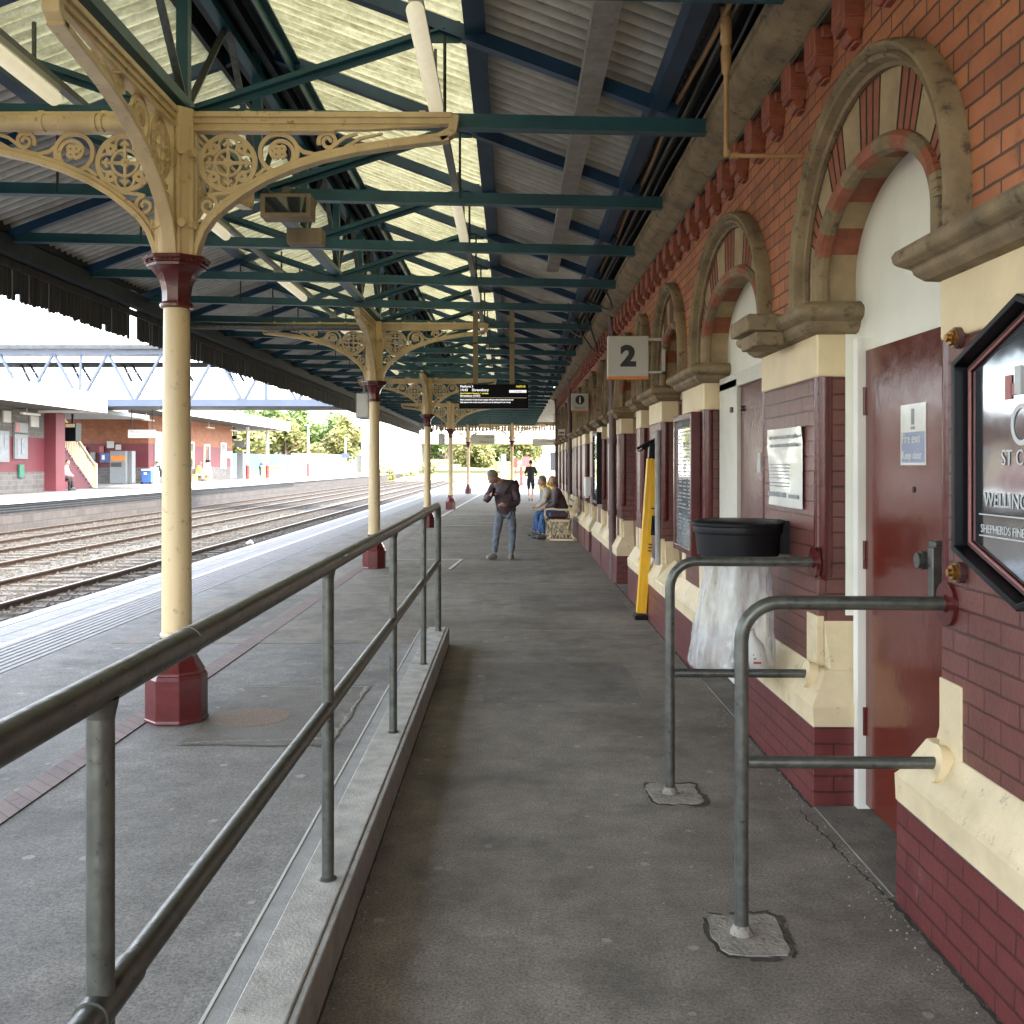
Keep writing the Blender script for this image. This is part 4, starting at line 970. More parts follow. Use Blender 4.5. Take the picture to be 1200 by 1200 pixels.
for (y, z) in ((3.40, 2.022), (3.385, 1.245)):
    g = MB(); g.tube([(1.489, y, z), (1.468, y, z)], 0.036, 24); b_ = g.build('washer', M['brown_pipe'], S, smooth=30)
    g = MB(); g.tube([(1.47, y, z), (1.45, y, z)], 0.026, 6); g.tube([(1.47, y, z), (1.463, y, z)], 0.031, 20); g.tube([(1.455, y, z), (1.438, y, z)], 0.013, 14); g.build('bolt', M['brass'], b_, smooth=30)
# paper notice on pier two
nb = 14
g = MB(); Y0, Y1, Z0, Z1 = 5.21, 5.90, 1.375, 1.80
for i in range(nb+1):
    for j in range(nb+1):
        u, v = i/nb, j/nb; x = 1.478 - 0.008*math.sin(u*5)*math.sin(v*4+1) - (0.008*max(0, 1-((1-v)+(u))*5))
        g.v.append((x, Y0+(Y1-Y0)*u + (0.02*(v<0.1 and u>0.9)), Z0+(Z1-Z0)*v + 0.03*u*(0.5-v)*0))
for i in range(nb):
    for j in range(nb): a = i*(nb+1)+j; g.f.append((a, a+1, a+nb+2, a+nb+1)); g.mi.append(0)
pn = single(g, 'paper_notice', M['paper'], 'white laminated paper notice curling on the maroon brick pier above the bin', 'notice', (1.478, 5.55, 1.6), smooth=60)
g = MB(); rn = random.Random(5)
for k, z in enumerate((1.745, 1.70, 1.60, 1.582, 1.564, 1.545, 1.527, 1.50, 1.482)):
    y = 5.84; e = 5.30 if k < 2 else 5.44; h = 0.016 if k < 2 else 0.006
    while y > e:
        l = rn.uniform(0.02, 0.06); g.box(1.467, 1.4685, max(y-l, e), y, z, z+h); y -= l + 0.012
y = 5.86
for k in range(11): g.box(1.467, 1.4685, y-0.022, y, 1.425, 1.452); y -= 0.030 + (0.02 if k in (4, 7) else 0)
g.box(1.467, 1.4685, 5.26, 5.44, 1.425, 1.445)
part_of(pn, g, 'printed_lines', M['ink_grey'])
# framed timetable cases
def case(y0, y1, z0, z1, lab, pm, fm='maroon'):
    t = thing('poster_case', lab, 'poster case', (1.47, (y0+y1)/2, (z0+z1)/2), 'framed poster cases on the piers')
    g = MB(); A = [(y0,z0),(y0,z1),(y1,z1),(y1,z0)]; Bq = [(y0+.05,z0+.05),(y0+.05,z1-.05),(y1-.05,z1-.05),(y1-.05,z0+.05)]
    ringx(g, A, Bq, 1.405, 1.485); g.build('frame', M[fm], t, bevel=0.006)
    g = MB(); g.box(1.425, 1.44, y0+0.04, y1-0.04, z0+0.04, z1-0.04); g.build('poster', M[pm], t)
    g = MB(); rn = random.Random(int(y0*7)); 
    for c_ in range(3):
        ya = y0+0.1+c_*(y1-y0-0.2)/3; z = z1-0.12
        while z > z0+0.12:
            if rn.random() < 0.75: g.box(1.4225, 1.4255, ya, ya+(y1-y0-0.2)/3*rn.uniform(.5,.9), z, z+0.012)
            z -= 0.03
    g.build('print', M['ink_grey'], t)
case(8.05, 8.92, 0.88, 2.02, 'maroon framed timetable case with glossy glass behind the litter bin', 'poster_glass')
case(17.0, 17.85, 0.95, 2.15, 'narrow blue poster case on a pier beyond the number 2 sign', 'poster_blue', 'black')
g = MB(); g.box(1.36, 1.485, 19.05, 19.3, 1.02, 1.38); g.box(1.37, 1.44, 19.1, 19.25, 0.985, 1.02)
single(g, 'dispenser', M['white'], 'white hand gel dispenser on a pier above the far bench', 'dispenser', (1.42, 19.15, 1.2), bevel=0.02)
# thin pipe with elbow
P_ = thing('bent_pipe', 'thin tan painted pipe dropping from the roof and turning into the brick wall', 'pipe', (1.10, 5.26, 3.19))
g = MB(); g.tube([(1.10, 5.26, 3.95), (1.10, 5.26, 3.23), (1.105, 5.26, 3.205), (1.12, 5.26, 3.19), (1.49, 5.26, 3.187)], 0.0125, 12); g.build('pipe', M['tan_pipe'], P_, smooth=60)
g = MB(); g.lathe((1.10, 5.26, 3.60), [(0.014, 0), (0.024, 0.02), (0.028, 0.12), (0.02, 0.15), (0.03, 0.17), (0.03, 0.35)], 14); g.build('fitting', M['tan_pipe'], P_, smooth=30)
g = MB(); g.lathe((1.105, 5.26, 3.18), [(0.018, 0), (0.02, 0.035)], 12); g.tube([(1.12, 5.26, 3.19), (1.16, 5.26, 3.19)], 0.018, 12); g.build('elbow', M['tan_pipe'], P_, smooth=30)

# litter bin with clear bag
T = thing('litter_bin', 'black ring litter bin with a clear plastic bag hanging in front of the maroon pier', 'bin', (1.25, 5.58, 1.2))
g = MB(); cx, cyy = 1.235, 5.60
g.lathe((cx, cyy, 1.11), [(0.20, 0), (0.218, 0.0), (0.225, 0.06), (0.232, 0.12), (0.240, 0.125), (0.243, 0.14), (0.243, 0.158), (0.25, 0.165), (0.252, 0.18), (0.235, 0.19), (0.21, 0.192), (0.2, 0.17)], 48)
g.build('bin_ring', M['bin_black'], T, smooth=30)
g = MB(); g.lathe((cx, cyy, 1.295), [(0.01, 0.012), (0.12, 0.012), (0.19, 0.006), (0.215, 0)], 40); g.build('lid', M['bin_black'], T, smooth=30)
g = MB(); g.box(1.44, 1.49, 5.5, 5.7, 1.12, 1.30); g.build('wall_bracket', M['black'], T)
g = MB(); n = 72; rows = 22; rn = random.Random(2)
for j in range(rows+1):
    v = j/rows; z = 1.13 - 0.64*v
    for k in range(n):
        a = 2*math.pi*k/n; rad = 0.160 + 0.075*v + (0.007+0.007*v)*math.sin(a*7+v*2.5+math.sin(v*5)) + 0.005*math.sin(a*17+v*8) + 0.004*math.sin(a*31-v*14)
        if v < 0.06: rad = 0.185 + 0.006*math.sin(a*22)
        if v > 0.96: rad *= 0.93
        yy = cyy + rad*math.sin(a)*1.0; xx = cx - 0.035*v + rad*math.cos(a)
        g.v.append((min(xx, 1.47), yy, z + (0.012*math.sin(a*2+1))*v))
for j in range(rows):
    for k in range(n): g.f.append((j*n+k, j*n+(k+1)%n, (j+1)*n+(k+1)%n, (j+1)*n+k)); g.mi.append(0)
g.f.append(tuple(rows*n + k for k in range(n))); g.mi.append(0)
g.build('clear_bag', M['bag'], T, smooth=60)
def can(p, ax, r, L, m, lab, nm, cat):
    p = Vector(p); ax = Vector(ax).normalized(); g = MB()
    g.tube([p, p+ax*L*0.05, p+ax*L*0.62, p+ax*L*0.82, p+ax*L*0.9, p+ax*L], [r*.85, r, r, r*.5, r*.42, r*.42], 20)
    return single(g, nm, m, lab, cat, tuple(p), smooth=40)
bt = can((1.31, 5.42, 0.50), (-0.25, -0.1, 1), 0.055, 0.24, M['lightgrey'], 'crushed white bottle with red print inside the clear bin bag', 'bottle', 'bottle')
g = MB(); g.bar((1.265, 5.362, 0.565), (1.305, 5.362, 0.565), 0.01, 0.012); g.bar((1.265, 5.362, 0.585), (1.295, 5.362, 0.590), 0.01, 0.008); g.bar((1.262, 5.362, 0.61), (1.30, 5.362, 0.605), 0.01, 0.014); part_of(bt, g, 'red_print', M['red_ink'])
def scrap(c, r, m, nm, lab, cat, seed):
    g = MB(); rn = random.Random(seed); ellips0(g, c, r, rn); return single(g, nm, M[m], lab, cat, c)
def ellips0(g, c, r, rn):
    vs = []
    for i in range(6):
        for j in range(8):
            ph = math.pi*(i+.5)/6; a = 2*math.pi*j/8; q = r*rn.uniform(0.6, 1.2); vs.append((c[0]+q*math.sin(ph)*math.cos(a), c[1]+q*math.sin(ph)*math.sin(a), c[2]+q*math.cos(ph)*.8))
    fs = [(i*8+j, (i+1)*8+j, (i+1)*8+(j+1)%8, i*8+(j+1)%8) for i in range(5) for j in range(8)] + [tuple(range(7,-1,-1)), tuple(40+j for j in range(8))]
    g.add(vs, fs)
scrap((1.14, 5.62, 0.555), 0.065, 'tan_pipe', 'paper_bag', 'crumpled brown paper bag low in the clear bin bag', 'paper bag', 4)
scrap((1.26, 5.66, 0.56), 0.06, 'ink_blue', 'wrapper', 'crumpled dark blue wrapper at the back of the clear bin bag', 'wrapper', 5)
scrap((1.21, 5.55, 0.64), 0.05, 'lightgrey', 'napkin', 'crumpled white napkin on top of the rubbish in the clear bag', 'napkin', 6)
can((1.17, 5.44, 0.51), (0.2, -1, 0.15), 0.04, 0.12, M['ink_grey'], 'dark drink can lying at the bottom of the clear bin bag', 'drink_can', 'can')

# folded yellow boarding ramp
Rm = thing('boarding_ramp', 'folded yellow boarding ramp with black ends leaning on a pier', 'ramp', (1.33, 10.62, 0))
a, b = Vector((1.345, 10.65, 0.03)), Vector((1.465, 10.62, 1.72)); up = (0, 1, 0)
def along(t): return a + (b-a)*t
g = MB(); g.bar(along(0.02)+Vector((-0.030,0,0)), along(0.97)+Vector((-0.035,0,0)), 0.05, 0.10, up); g.build('folded_panel', M['yellow'], Rm, bevel=0.006)
g = MB(); g.bar(along(0.02)+Vector((0.018,0.01,0)), along(0.99)+Vector((0.02,0.01,0)), 0.055, 0.13, up); g.bar(along(0.02)+Vector((-0.012,-0.05,0)), along(0.95)+Vector((-0.002,-0.05,0)), 0.012, 0.012, up); g.build('side_rail', M['yellow'], Rm, bevel=0.005)
g = MB(); g.box(1.27, 1.405, 10.56, 10.76, 0.002, 0.045); g.bar(along(0.97)+Vector((-0.0,0,0)), along(1.06)+Vector((0,0,0)), 0.10, 0.12, up); g.build('end_cap', M['black'], Rm, bevel=0.006)
g = MB(); g.bar((1.30, 10.60, 1.76), (1.50, 10.62, 1.86), 0.06, 0.05); g.bar((1.475, 10.6, 1.66), (1.495, 10.6, 1.88), 0.04, 0.08, up); g.build('lip', M['black'], Rm, bevel=0.004)
g = MB(); g.bar((1.285, 10.59, 1.74), (1.34, 10.59, 1.775), 0.065, 0.012); g.build('lip_tip', M['lightgrey'], Rm)
g = MB(); p = along(0.56); g.tube([p+Vector((0.045,-0.07,-0.09)), p+Vector((0.06,-0.12,-0.05)), p+Vector((0.065,-0.12,0.05)), p+Vector((0.055,-0.07,0.09))], 0.014, 8); g.bar(p+Vector((0.045,-0.062,-0.1)), p+Vector((0.058,-0.062,0.1)), 0.05, 0.012, up); g.build('handle', M['black'], Rm, smooth=40)
for t in (0.66, 0.44, 0.42, 0.40): 
    g = MB(); p = along(t); g.bar(p+Vector((0.03,-0.058,0)), p+Vector((0.031,-0.058,0.014)), 0.035, 0.004, up); g.build('warning_mark', M['ink'], Rm)

# ---- hanging signs
def text_part(t, s, size, org, m, nm='lettering', right=(1,0,0), **kw):
    g = MB(); put_text(g, s, size, org, right, **kw); return g.build(nm, M[m], t)
s2 = thing('platform_sign', 'square white number 2 sign with orange lower edge projecting from the wall', 'sign', (1.13, 10.0, 2.65))
g = MB(); g.box(0.935, 1.335, 10.0, 10.09, 2.463, 2.862); g.build('sign_box', M['sign_face'], s2, bevel=0.006)
g = MB(); g.box(0.934, 1.336, 9.998, 10.092, 2.440, 2.463); g.build('orange_edge', M['orange'], s2)
text_part(s2, '2', 0.27, (1.135, 9.9975, 2.575), 'ink', align='CENTER', bold=0.014, sx=1.08)
g = MB(); g.box(1.33, 1.50, 10.02, 10.06, 2.82, 2.845); g.box(1.33, 1.50, 10.02, 10.06, 2.50, 2.52); g.box(1.47, 1.50, 10.02, 10.06, 2.50, 2.84); g.build('bracket', M['lightgrey'], s2)
s3 = thing('information_sign', 'small white information sign with dark round i symbol by the wall', 'sign', (1.28, 19.0, 2.76))
g = MB(); g.box(1.10, 1.42, 19.0, 19.08, 2.62, 2.93); g.build('sign_box', M['sign_face'], s3, bevel=0.005)
g = MB(); g.box(1.099, 1.421, 18.998, 19.082, 2.605, 2.62); g.build('orange_edge', M['orange'], s3)
g = MB(); g.tube([(1.26, 18.9995, 2.81), (1.26, 18.992, 2.81)], 0.085, 28); g.build('symbol_disc', M['ink'], s3)
text_part(s3, 'i', 0.16, (1.26, 18.989, 2.755), 'white', align='CENTER', bold=0.006); text_part(s3, 'Help point', 0.045, (1.26, 18.997, 2.65), 'ink', align='CENTER')
s4 = thing('small_sign', 'small white wall sign with a red band far along the building', 'sign', (1.3, 28.0, 2.5))
g = MB(); g.box(1.27, 1.45, 28, 28.06, 2.42, 2.58); g.build('sign_box', M['white'], s4)
g = MB(); g.box(1.29, 1.43, 27.996, 28.0, 2.46, 2.51); g.build('red_band', M['red_ink'], s4)
# departure screen
D = thing('departure_screen', 'black electronic departure screen hanging from the canopy on two posts', 'screen', (-0.26, 14.5, 2.57))
g = MB(); g.box(-0.75, 0.23, 14.5, 14.68, 2.40, 2.745); g.build('screen_case', M['screen'], D, bevel=0.006)
for x in (-0.52, 0.0):
    g = MB(); g.box(x-0.035, x+0.035, 14.56, 14.62, 2.745, 3.85); g.build('hanger_post', M['end_wood'], D)
g = MB(); g.box(-0.60, 0.05, 14.5, 14.53, 3.32, 3.34); g.build('hanger_bar', M['dark_steel'], D)
SY = 14.4985
for s_, sz, x, z, m, kw in (('Platform 3', 0.044, -0.735, 2.700, 'led_white', {}), ('14:37:13', 0.040, 0.19, 2.700, 'led_yellow', dict(align='RIGHT')), ('14:43    Shrewsbury', 0.050, -0.735, 2.648, 'led_white', {}),
        ('Next Hereford, Newport, & carriages', 0.026, -0.735, 2.608, 'led_yellow', {}), ('Shrewsbury (14:37)', 0.036, -0.735, 2.570, 'led_white', {}),
        ('Please remember to take all your luggage with you when leaving the train and', 0.024, -0.735, 2.518, 'led_white', {}), ('Help improve the service we provide for you by taking part in our survey', 0.024, -0.735, 2.482, 'led_white', {})):
    text_part(D, s_, sz, (x, SY, z), m, 'screen_text', bold=0.0015, **kw)
g = MB(); g.box(-0.04, 0.205, SY-0.001, 14.4995, 2.625, 2.662); g.build('status_bar', M['led_white'], D)
text_part(D, 'On time', 0.03, (0.085, SY-0.003, 2.633), 'ink', 'status_text', align='CENTER')
g = MB(); g.box(-0.735, 0.205, SY-0.001, 14.4995, 2.549, 2.555); g.build('divider_line', M['led_orange'], D)
# monitor boxes on tie two
Mo = thing('hanging_monitor', 'pale boxed display with dark screen hanging from a truss right of the first column', 'monitor', (-1.82, 8.3, 3.65))
g = MB(); g.box(-2.03, -1.62, 8.25, 8.45, 3.60, 3.79); m1 = g.build('monitor_case', M['end_wood'], Mo, bevel=0.008)
g = MB(); g.box(-1.99, -1.66, 8.247, 8.256, 3.635, 3.76); g.build('monitor_glass', M['window'], m1)
g = MB(); g.box(-1.90, -1.60, 8.62, 8.80, 3.47, 3.60); g.build('lower_case', M['end_wood'], Mo, bevel=0.01)
g = MB(); g.box(-1.86, -1.80, 8.3, 8.4, 3.79, 3.86); g.tube([(-1.98, 8.3, 3.84), (-1.95, 8.28, 3.80), (-1.86, 8.3, 3.80)], 0.008, 6); g.build('hanger', M['galv'], Mo)
# boxes behind column two and four
for y, x, lab in ((16.0, -2.34, 'grey box sign edge on behind the second column'), (36.9, -2.55, 'dark grey box sign edge on beside the fourth column')):
    g = MB(); g.box(x-0.10, x+0.10, y, y+0.7, 2.34, 2.73); g.m = 1; g.box(x-0.085, x+0.085, y-0.004, y+0.003, 2.355, 2.715); g.m = 0; g.box(x-0.02, x+0.02, y+0.2, y+0.24, 2.73, 3.8)
    single(g, 'box_sign', [M['grey_paint'], M['lightgrey']], lab, 'sign', (x, y+0.35, 2.5))
# far direction signs under the canopy
for x0, x1, y, z0, z1, l1, l2, lab in ((-1.75, -0.72, 43.5, 2.50, 2.90, 'Way out', 'Platforms 1 2', 'grey hanging direction sign left of the walker'), (0.86, 2.0, 43.5, 2.42, 2.72, '2, 3, 4 Platforms', 'Exit', 'long pale hanging direction sign above the walker')):
    t = thing('direction_sign', lab, 'sign', ((x0+x1)/2, y, z1), 'hanging direction signs')
    g = MB(); g.box(x0, x1, y, y+0.08, z0, z1); g.build('sign_board', M['sign_face'], t, bevel=0.01)
    g = MB(); g.box(x0+0.2, x0+0.22, y+0.03, y+0.05, z1, 3.8); g.box(x1-0.22, x1-0.2, y+0.03, y+0.05, z1, 3.8); g.build('hanger', M['dark_steel'], t)
    text_part(t, l1, 0.11, (x1-0.06, y-0.003, z1-0.14), 'ink', align='RIGHT'); text_part(t, l2, 0.11, (x1-0.06, y-0.003, z0+0.05), 'ink', align='RIGHT')
Mo2 = thing('ceiling_camera', 'dark camera box hanging left of the fourth column head', 'camera', (-3.2, 38, 3.1))
g = MB(); g.box(-3.45, -3.05, 38, 38.3, 2.95, 3.15); g.build('camera_case', M['grey_paint'], Mo2); g = MB(); g.box(-3.26, -3.24, 38.1, 38.14, 3.15, 3.85); g.build('hanger', M['dark_steel'], Mo2); g = MB(); g.box(-3.15, -2.95, 38, 38.3, 2.82, 2.96); g.build('camera_lens', M['black'], Mo2)

# bench
Bn = thing('bench', 'platform bench with cream cast iron ends and maroon seat against the wall', 'bench', (1.1, 22.3, 0))
def bench_end(y):
    g = MB()
    leg = [(0.74, 0.02), (0.80, 0.10), (0.84, 0.22), (0.80, 0.34), (0.74, 0.44), (0.70, 0.52)]
    back = [(1.34, 0.02), (1.27, 0.10), (1.22, 0.22), (1.22, 0.36), (1.25, 0.46), (1.28, 0.60), (1.32, 0.75), (1.36, 0.92)]
    def rib(p, w_): g.ribbon([(a_, b_) for a_, b_ in p], w_, 0.04, (0, y, 0), (1, 0, 0))
    rib(leg, 0.05); rib(back, 0.05); rib([(0.70, 0.44), (1.26, 0.42)], 0.05); rib([(0.72, 0.025), (1.36, 0.025)], 0.04)
    for k in range(6): rib([(0.85+0.075*k, 0.06), (0.83+0.08*k, 0.22), (0.85+0.075*k, 0.41)], 0.022)
    for z in (0.14, 0.24, 0.33): rib([(0.82, z), (1.24, z)], 0.018)
    for k in range(4): rib([(0.84+0.1*k, 0.08), (0.94+0.1*k, 0.38)], 0.02); rib([(0.94+0.1*k, 0.08), (0.84+0.1*k, 0.38)], 0.02)
    rib([(0.70, 0.66), (0.80, 0.68), (1.0, 0.66), (1.28, 0.66)], 0.035); rib([(0.70, 0.46), (0.69, 0.56), (0.70, 0.66)], 0.03)
    for k in range(3): rib([(1.26+0.02*k, 0.5+0.12*k), (1.34+0.02*k, 0.58+0.12*k), (1.30+0.02*k, 0.66+.1*k)], 0.02)
    g.build('bench_end', M['cream'], Bn)
bench_end(21.6); bench_end(23.5)
g = MB()
for k in range(5): g.box(0.72+0.11*k, 0.81+0.11*k, 21.56, 23.54, 0.455, 0.48)
g.build('seat', M['maroon'], Bn)
g = MB()
for k in range(3): g.box(1.285+0.03*k, 1.31+0.03*k, 21.56, 23.54, 0.58+0.13*k, 0.67+0.13*k)
g.build('backrest', M['cream'], Bn)

# ============================================================ people
def skin_mesh(joints, edges, mats, subd=2):
    """joints: {name: (x,y,z,r)}; the surface grown over the skeleton"""
    names = list(joints); idx = {n: i for i, n in enumerate(names)}
    me = bpy.data.meshes.new('s'); me.from_pydata([joints[n][:3] for n in names], [(idx[a], idx[b]) for a, b in edges], [])
    o = bpy.data.objects.new('s', me); COL.objects.link(o)
    sm = o.modifiers.new('skin', 'SKIN')
    if not me.skin_vertices: bpy.context.view_layer.objects.active = o
    sv = me.skin_vertices[0].data if me.skin_vertices else None
    if sv is None:
        bpy.ops.mesh.customdata_skin_add(); sv = me.skin_vertices[0].data
    for n in names:
        q = joints[n]; r = q[3]; sv[idx[n]].radius = (r, q[4] if len(q) > 4 else r)
    sv[0].use_root = True; sm.use_smooth_shade = True
    ss = o.modifiers.new('sub', 'SUBSURF'); ss.levels = ss.render_levels = subd
    dg = bpy.context.evaluated_depsgraph_get(); m2 = bpy.data.meshes.new_from_object(o.evaluated_get(dg))
    bpy.data.objects.remove(o); bpy.data.meshes.remove(me)
    m2.materials.clear()
    for m in mats: m2.materials.append(m)
    for p in m2.polygons: p.use_smooth = True; p.material_index = 0
    return m2
def mesh_to_mb(g, me):
    g.add([tuple(v.co) for v in me.vertices], [tuple(p.vertices) for p in me.polygons]); return g
def ellips(g, c, rx, ry, rz, rot=None, n=16, fn=None):
    vs = []; m_ = n // 2 + 1
    for i in range(m_+1):
        ph = math.pi*i/m_
        for j in range(n):
            a = 2*math.pi*j/n; p = Vector((math.sin(ph)*math.cos(a), math.sin(ph)*math.sin(a), math.cos(ph)))
            if fn: p = fn(p)
            p = Vector((p.x*rx, p.y*ry, p.z*rz))
            if rot: p = rot @ p
            vs.append(Vector(c)+p)
    fs = [(i*n+j, (i+1)*n+j, (i+1)*n+(j+1)%n, i*n+(j+1)%n) for i in range(m_) for j in range(n)]
    return g.add(vs, fs)
def hand(g, wrist, tip, back, hs=1.0):
    w_ = Vector(wrist); d = (Vector(tip)-w_).normalized(); b = Vector(back); b = (b - d*b.dot(d)).normalized(); s = d.cross(b)
    g.tube([w_-d*0.01, w_+d*0.03*hs, w_+d*0.075*hs], [0.024*hs, 0.034*hs, 0.032*hs], 10)
    for k, L in enumerate((0.062, 0.072, 0.068, 0.052)):
        p = w_ + d*0.075*hs + s*(k-1.5)*0.019*hs
        g.tube([p-d*0.02, p, p+(d*0.85-b*0.4)*L*0.5*hs, p+(d*0.3-b*0.9)*L*0.4*hs+(d*0.85-b*0.4)*L*0.5*hs], [0.0095*hs, 0.0095*hs, 0.0085*hs, 0.007*hs], 7)
    p = w_ + d*0.02*hs - s*0.028*hs
    g.tube([p, p+(d*0.5-s*0.7)*0.035*hs, p+(d*1.0-s*0.75)*0.055*hs], [0.012*hs, 0.011*hs, 0.008*hs], 7)
from mathutils import noise as mn
def crumple(g, amp, sc_=1.0, quilt=0.0):
    me = g.mesh('tmp', M['ink']); n = [v.normal.copy() for v in me.vertices]
    for i, v in enumerate(me.vertices):
        p = v.co; q = Vector((p.x*9, p.y*9, p.z*16))*sc_
        d = mn.noise(q)*amp + mn.noise(q*2.7)*amp*0.5
        if quilt: d += quilt*abs(math.sin(p.z*math.pi/0.075))
        g.v[i] = tuple(p + n[i]*d)
    bpy.data.meshes.remove(me); return g
def person(lab, loc, J, face, mats, hair='hair_dark', sleeves='long', legs='long', hat=None, shoes='shoe', subd=2, scale=1.0, fat=1.0):
    """J: joint positions relative to loc: pelvis, chest, neck, head, l/r sh, el, wr, hip, kn, an, toe"""
    t = thing('person', lab, 'person', loc)
    L = Vector(loc); W = {k: L + Vector(v)*scale for k, v in J.items()}
    def jj(k, r, r2=None): p = W[k]; return (p.x, p.y, p.z, r*scale) + ((r2*scale,) if r2 else ())
    def mid(a, b, f, r): p = W[a].lerp(W[b], f); return (p.x, p.y, p.z, r*scale)
    # body
    Q = {'pelvis': jj('pelvis', 0.12), 'waist': mid('pelvis','chest',0.5,0.11), 'chest': jj('chest', 0.125), 'neck': jj('neck', 0.05), 'skull': mid('neck','head',0.6,0.05)}
    E = [('pelvis','waist'),('waist','chest'),('chest','neck'),('neck','skull')]
    for s in 'lr':
        Q.update({s+'sh': jj(s+'sh', 0.05), s+'el': jj(s+'el', 0.037), s+'wr': jj(s+'wr', 0.024), s+'hip': jj(s+'hip', 0.075), s+'kn': jj(s+'kn', 0.05), s+'cf': mid(s+'kn', s+'an', 0.3, 0.048), s+'an': jj(s+'an', 0.033)})
        E += [('chest', s+'sh'), (s+'sh', s+'el'), (s+'el', s+'wr'), ('pelvis', s+'hip'), (s+'hip', s+'kn'), (s+'kn', s+'cf'), (s+'cf', s+'an')]
    g = MB(); me = skin_mesh(Q, E, [M['skin']], subd); mesh_to_mb(g, me)
    f = Vector(face).normalized(); upv = (W['head'] - W['neck']).normalized(); upv = (upv - f*upv.dot(f)*0.6).normalized(); f2 = (f - upv*f.dot(upv)).normalized(); sd_ = f2.cross(upv)
    rot = Matrix((sd_, f2, upv)).transposed(); hc = W['head']
    def hd(p): 
        q = p.copy()
        if q.z < 0: q.x *= 1 + q.z*0.28; q.y = q.y*(1+q.z*0.12) + 0.10*(-q.z)
        return q
    ellips(g, hc, 0.076*scale, 0.096*scale, 0.118*scale, rot, 20, hd)
    ellips(g, hc + rot @ Vector((0, 0.102, -0.018))*scale, 0.013*scale, 0.02*scale, 0.026*scale, rot, 8)
    for s in (-1, 1):
        ellips(g, hc + rot @ Vector((s*0.078, -0.005, -0.01))*scale, 0.01*scale, 0.018*scale, 0.03*scale, rot, 8)
        ellips(g, hc + rot @ Vector((s*0.03, 0.083, 0.022))*scale, 0.018*scale, 0.012*scale, 0.008*scale, rot, 8)
    ellips(g, hc + rot @ Vector((0, 0.094, -0.062))*scale, 0.024*scale, 0.01*scale, 0.008*scale, rot, 8)
    for s in 'lr': hand(g, W[s+'wr'], W[s+'hd'], J.get(s+'back', (0,0,1)), scale)
    g.build('body', M['skin'], t, smooth=70)
    g = MB()
    for s in (-1, 1): ellips(g, hc + rot @ Vector((s*0.03, 0.088, 0.008))*scale, 0.011*scale, 0.006*scale, 0.006*scale, rot, 8)
    g.build('eyes', M['ink'], t)
    g = MB(); ellips(g, hc + rot @ Vector((0, -0.016, 0.024))*scale, 0.083*scale, 0.096*scale, 0.112*scale, rot, 20, lambda p: Vector((p.x, p.y if p.y < 0.55 or p.z > 0.5 else 0.35, max(p.z, -0.55))))
    g.build('hair', M[hair], t, smooth=70)
    # jacket
    arms = ('el','wr') if sleeves == 'long' else ('el',)
    Q = {'pelvis': mid('pelvis','chest',-0.38 if legs != 'seat' else 0.0, 0.172*fat), 'waist': mid('pelvis','chest',0.42,0.160*fat), 'chest': jj('chest', 0.165*fat), 'neck': mid('chest','neck',0.85,0.07)}
    E = [('pelvis','waist'),('waist','chest'),('chest','neck')]
    for s in 'lr':
        Q[s+'sh'] = jj(s+'sh', 0.078*fat); E.append(('chest', s+'sh')); last = s+'sh'
        if sleeves == 'long':
            Q[s+'ua'] = mid(s+'sh', s+'el', 0.5, 0.066*fat); Q[s+'el'] = jj(s+'el', 0.058*fat); Q[s+'fa'] = mid(s+'el', s+'wr', 0.55, 0.050*fat); Q[s+'wr'] = mid(s+'el', s+'wr', 0.97, 0.040)
            E += [(s+'sh', s+'ua'), (s+'ua', s+'el'), (s+'el', s+'fa'), (s+'fa', s+'wr')]
        else:
            Q[s+'ua'] = mid(s+'sh', s+'el', 0.85, 0.06); E.append((s+'sh', s+'ua'))
    g = MB(); mesh_to_mb(g, skin_mesh(Q, E, [M[mats[0]]], subd+(1 if subd > 1 else 0))); crumple(g, 0.013, 1.0, 0.006 if mats[0] == 'jacket_plum' else 0); jk = g.build('jacket' if sleeves == 'long' else 'shirt', M[mats[0]], t, smooth=80)
    # trousers
    Q = {'pelvis': jj('pelvis', 0.118)}; E = []
    for s in 'lr':
        Q[s+'hip'] = jj(s+'hip', 0.090); Q[s+'th'] = mid(s+'hip', s+'kn', 0.5, 0.082); Q[s+'kn'] = jj(s+'kn', 0.066)
        E += [('pelvis', s+'hip'), (s+'hip', s+'th'), (s+'th', s+'kn')]
        if legs != 'short': Q[s+'cf'] = mid(s+'kn', s+'an', 0.5, 0.060); Q[s+'an'] = mid(s+'kn', s+'an', 0.96, 0.052); E += [(s+'kn', s+'cf'), (s+'cf', s+'an')]
    g = MB(); mesh_to_mb(g, skin_mesh(Q, E, [M[mats[1]]], subd+(1 if subd > 1 else 0))); crumple(g, 0.012, 1.3); g.build('trousers' if legs != 'short' else 'shorts', M[mats[1]], t, smooth=80)
    for s in 'lr':
        a_, b_ = W[s+'an'], W[s+'toe']; d = Vector((b_.x-a_.x, b_.y-a_.y, 0)).normalized(); z0 = L.z
        def P3(u, z): q = a_ + d*u*scale; return (q.x, q.y, z0+z*scale)
        g = MB(); Q = {'h': (*P3(-0.055, 0.045), 0.042*scale, 0.042*scale), 'm': (*P3(0.05, 0.045), 0.045*scale, 0.045*scale), 'tt': (*P3(0.165, 0.036), 0.036*scale, 0.036*scale), 'a': (*P3(-0.01, 0.105), 0.045*scale)}
        mesh_to_mb(g, skin_mesh({'m': Q['m'], 'h': Q['h'], 'tt': Q['tt'], 'a': Q['a']}, [('m','h'),('m','tt'),('m','a')], [M[shoes]], 2))
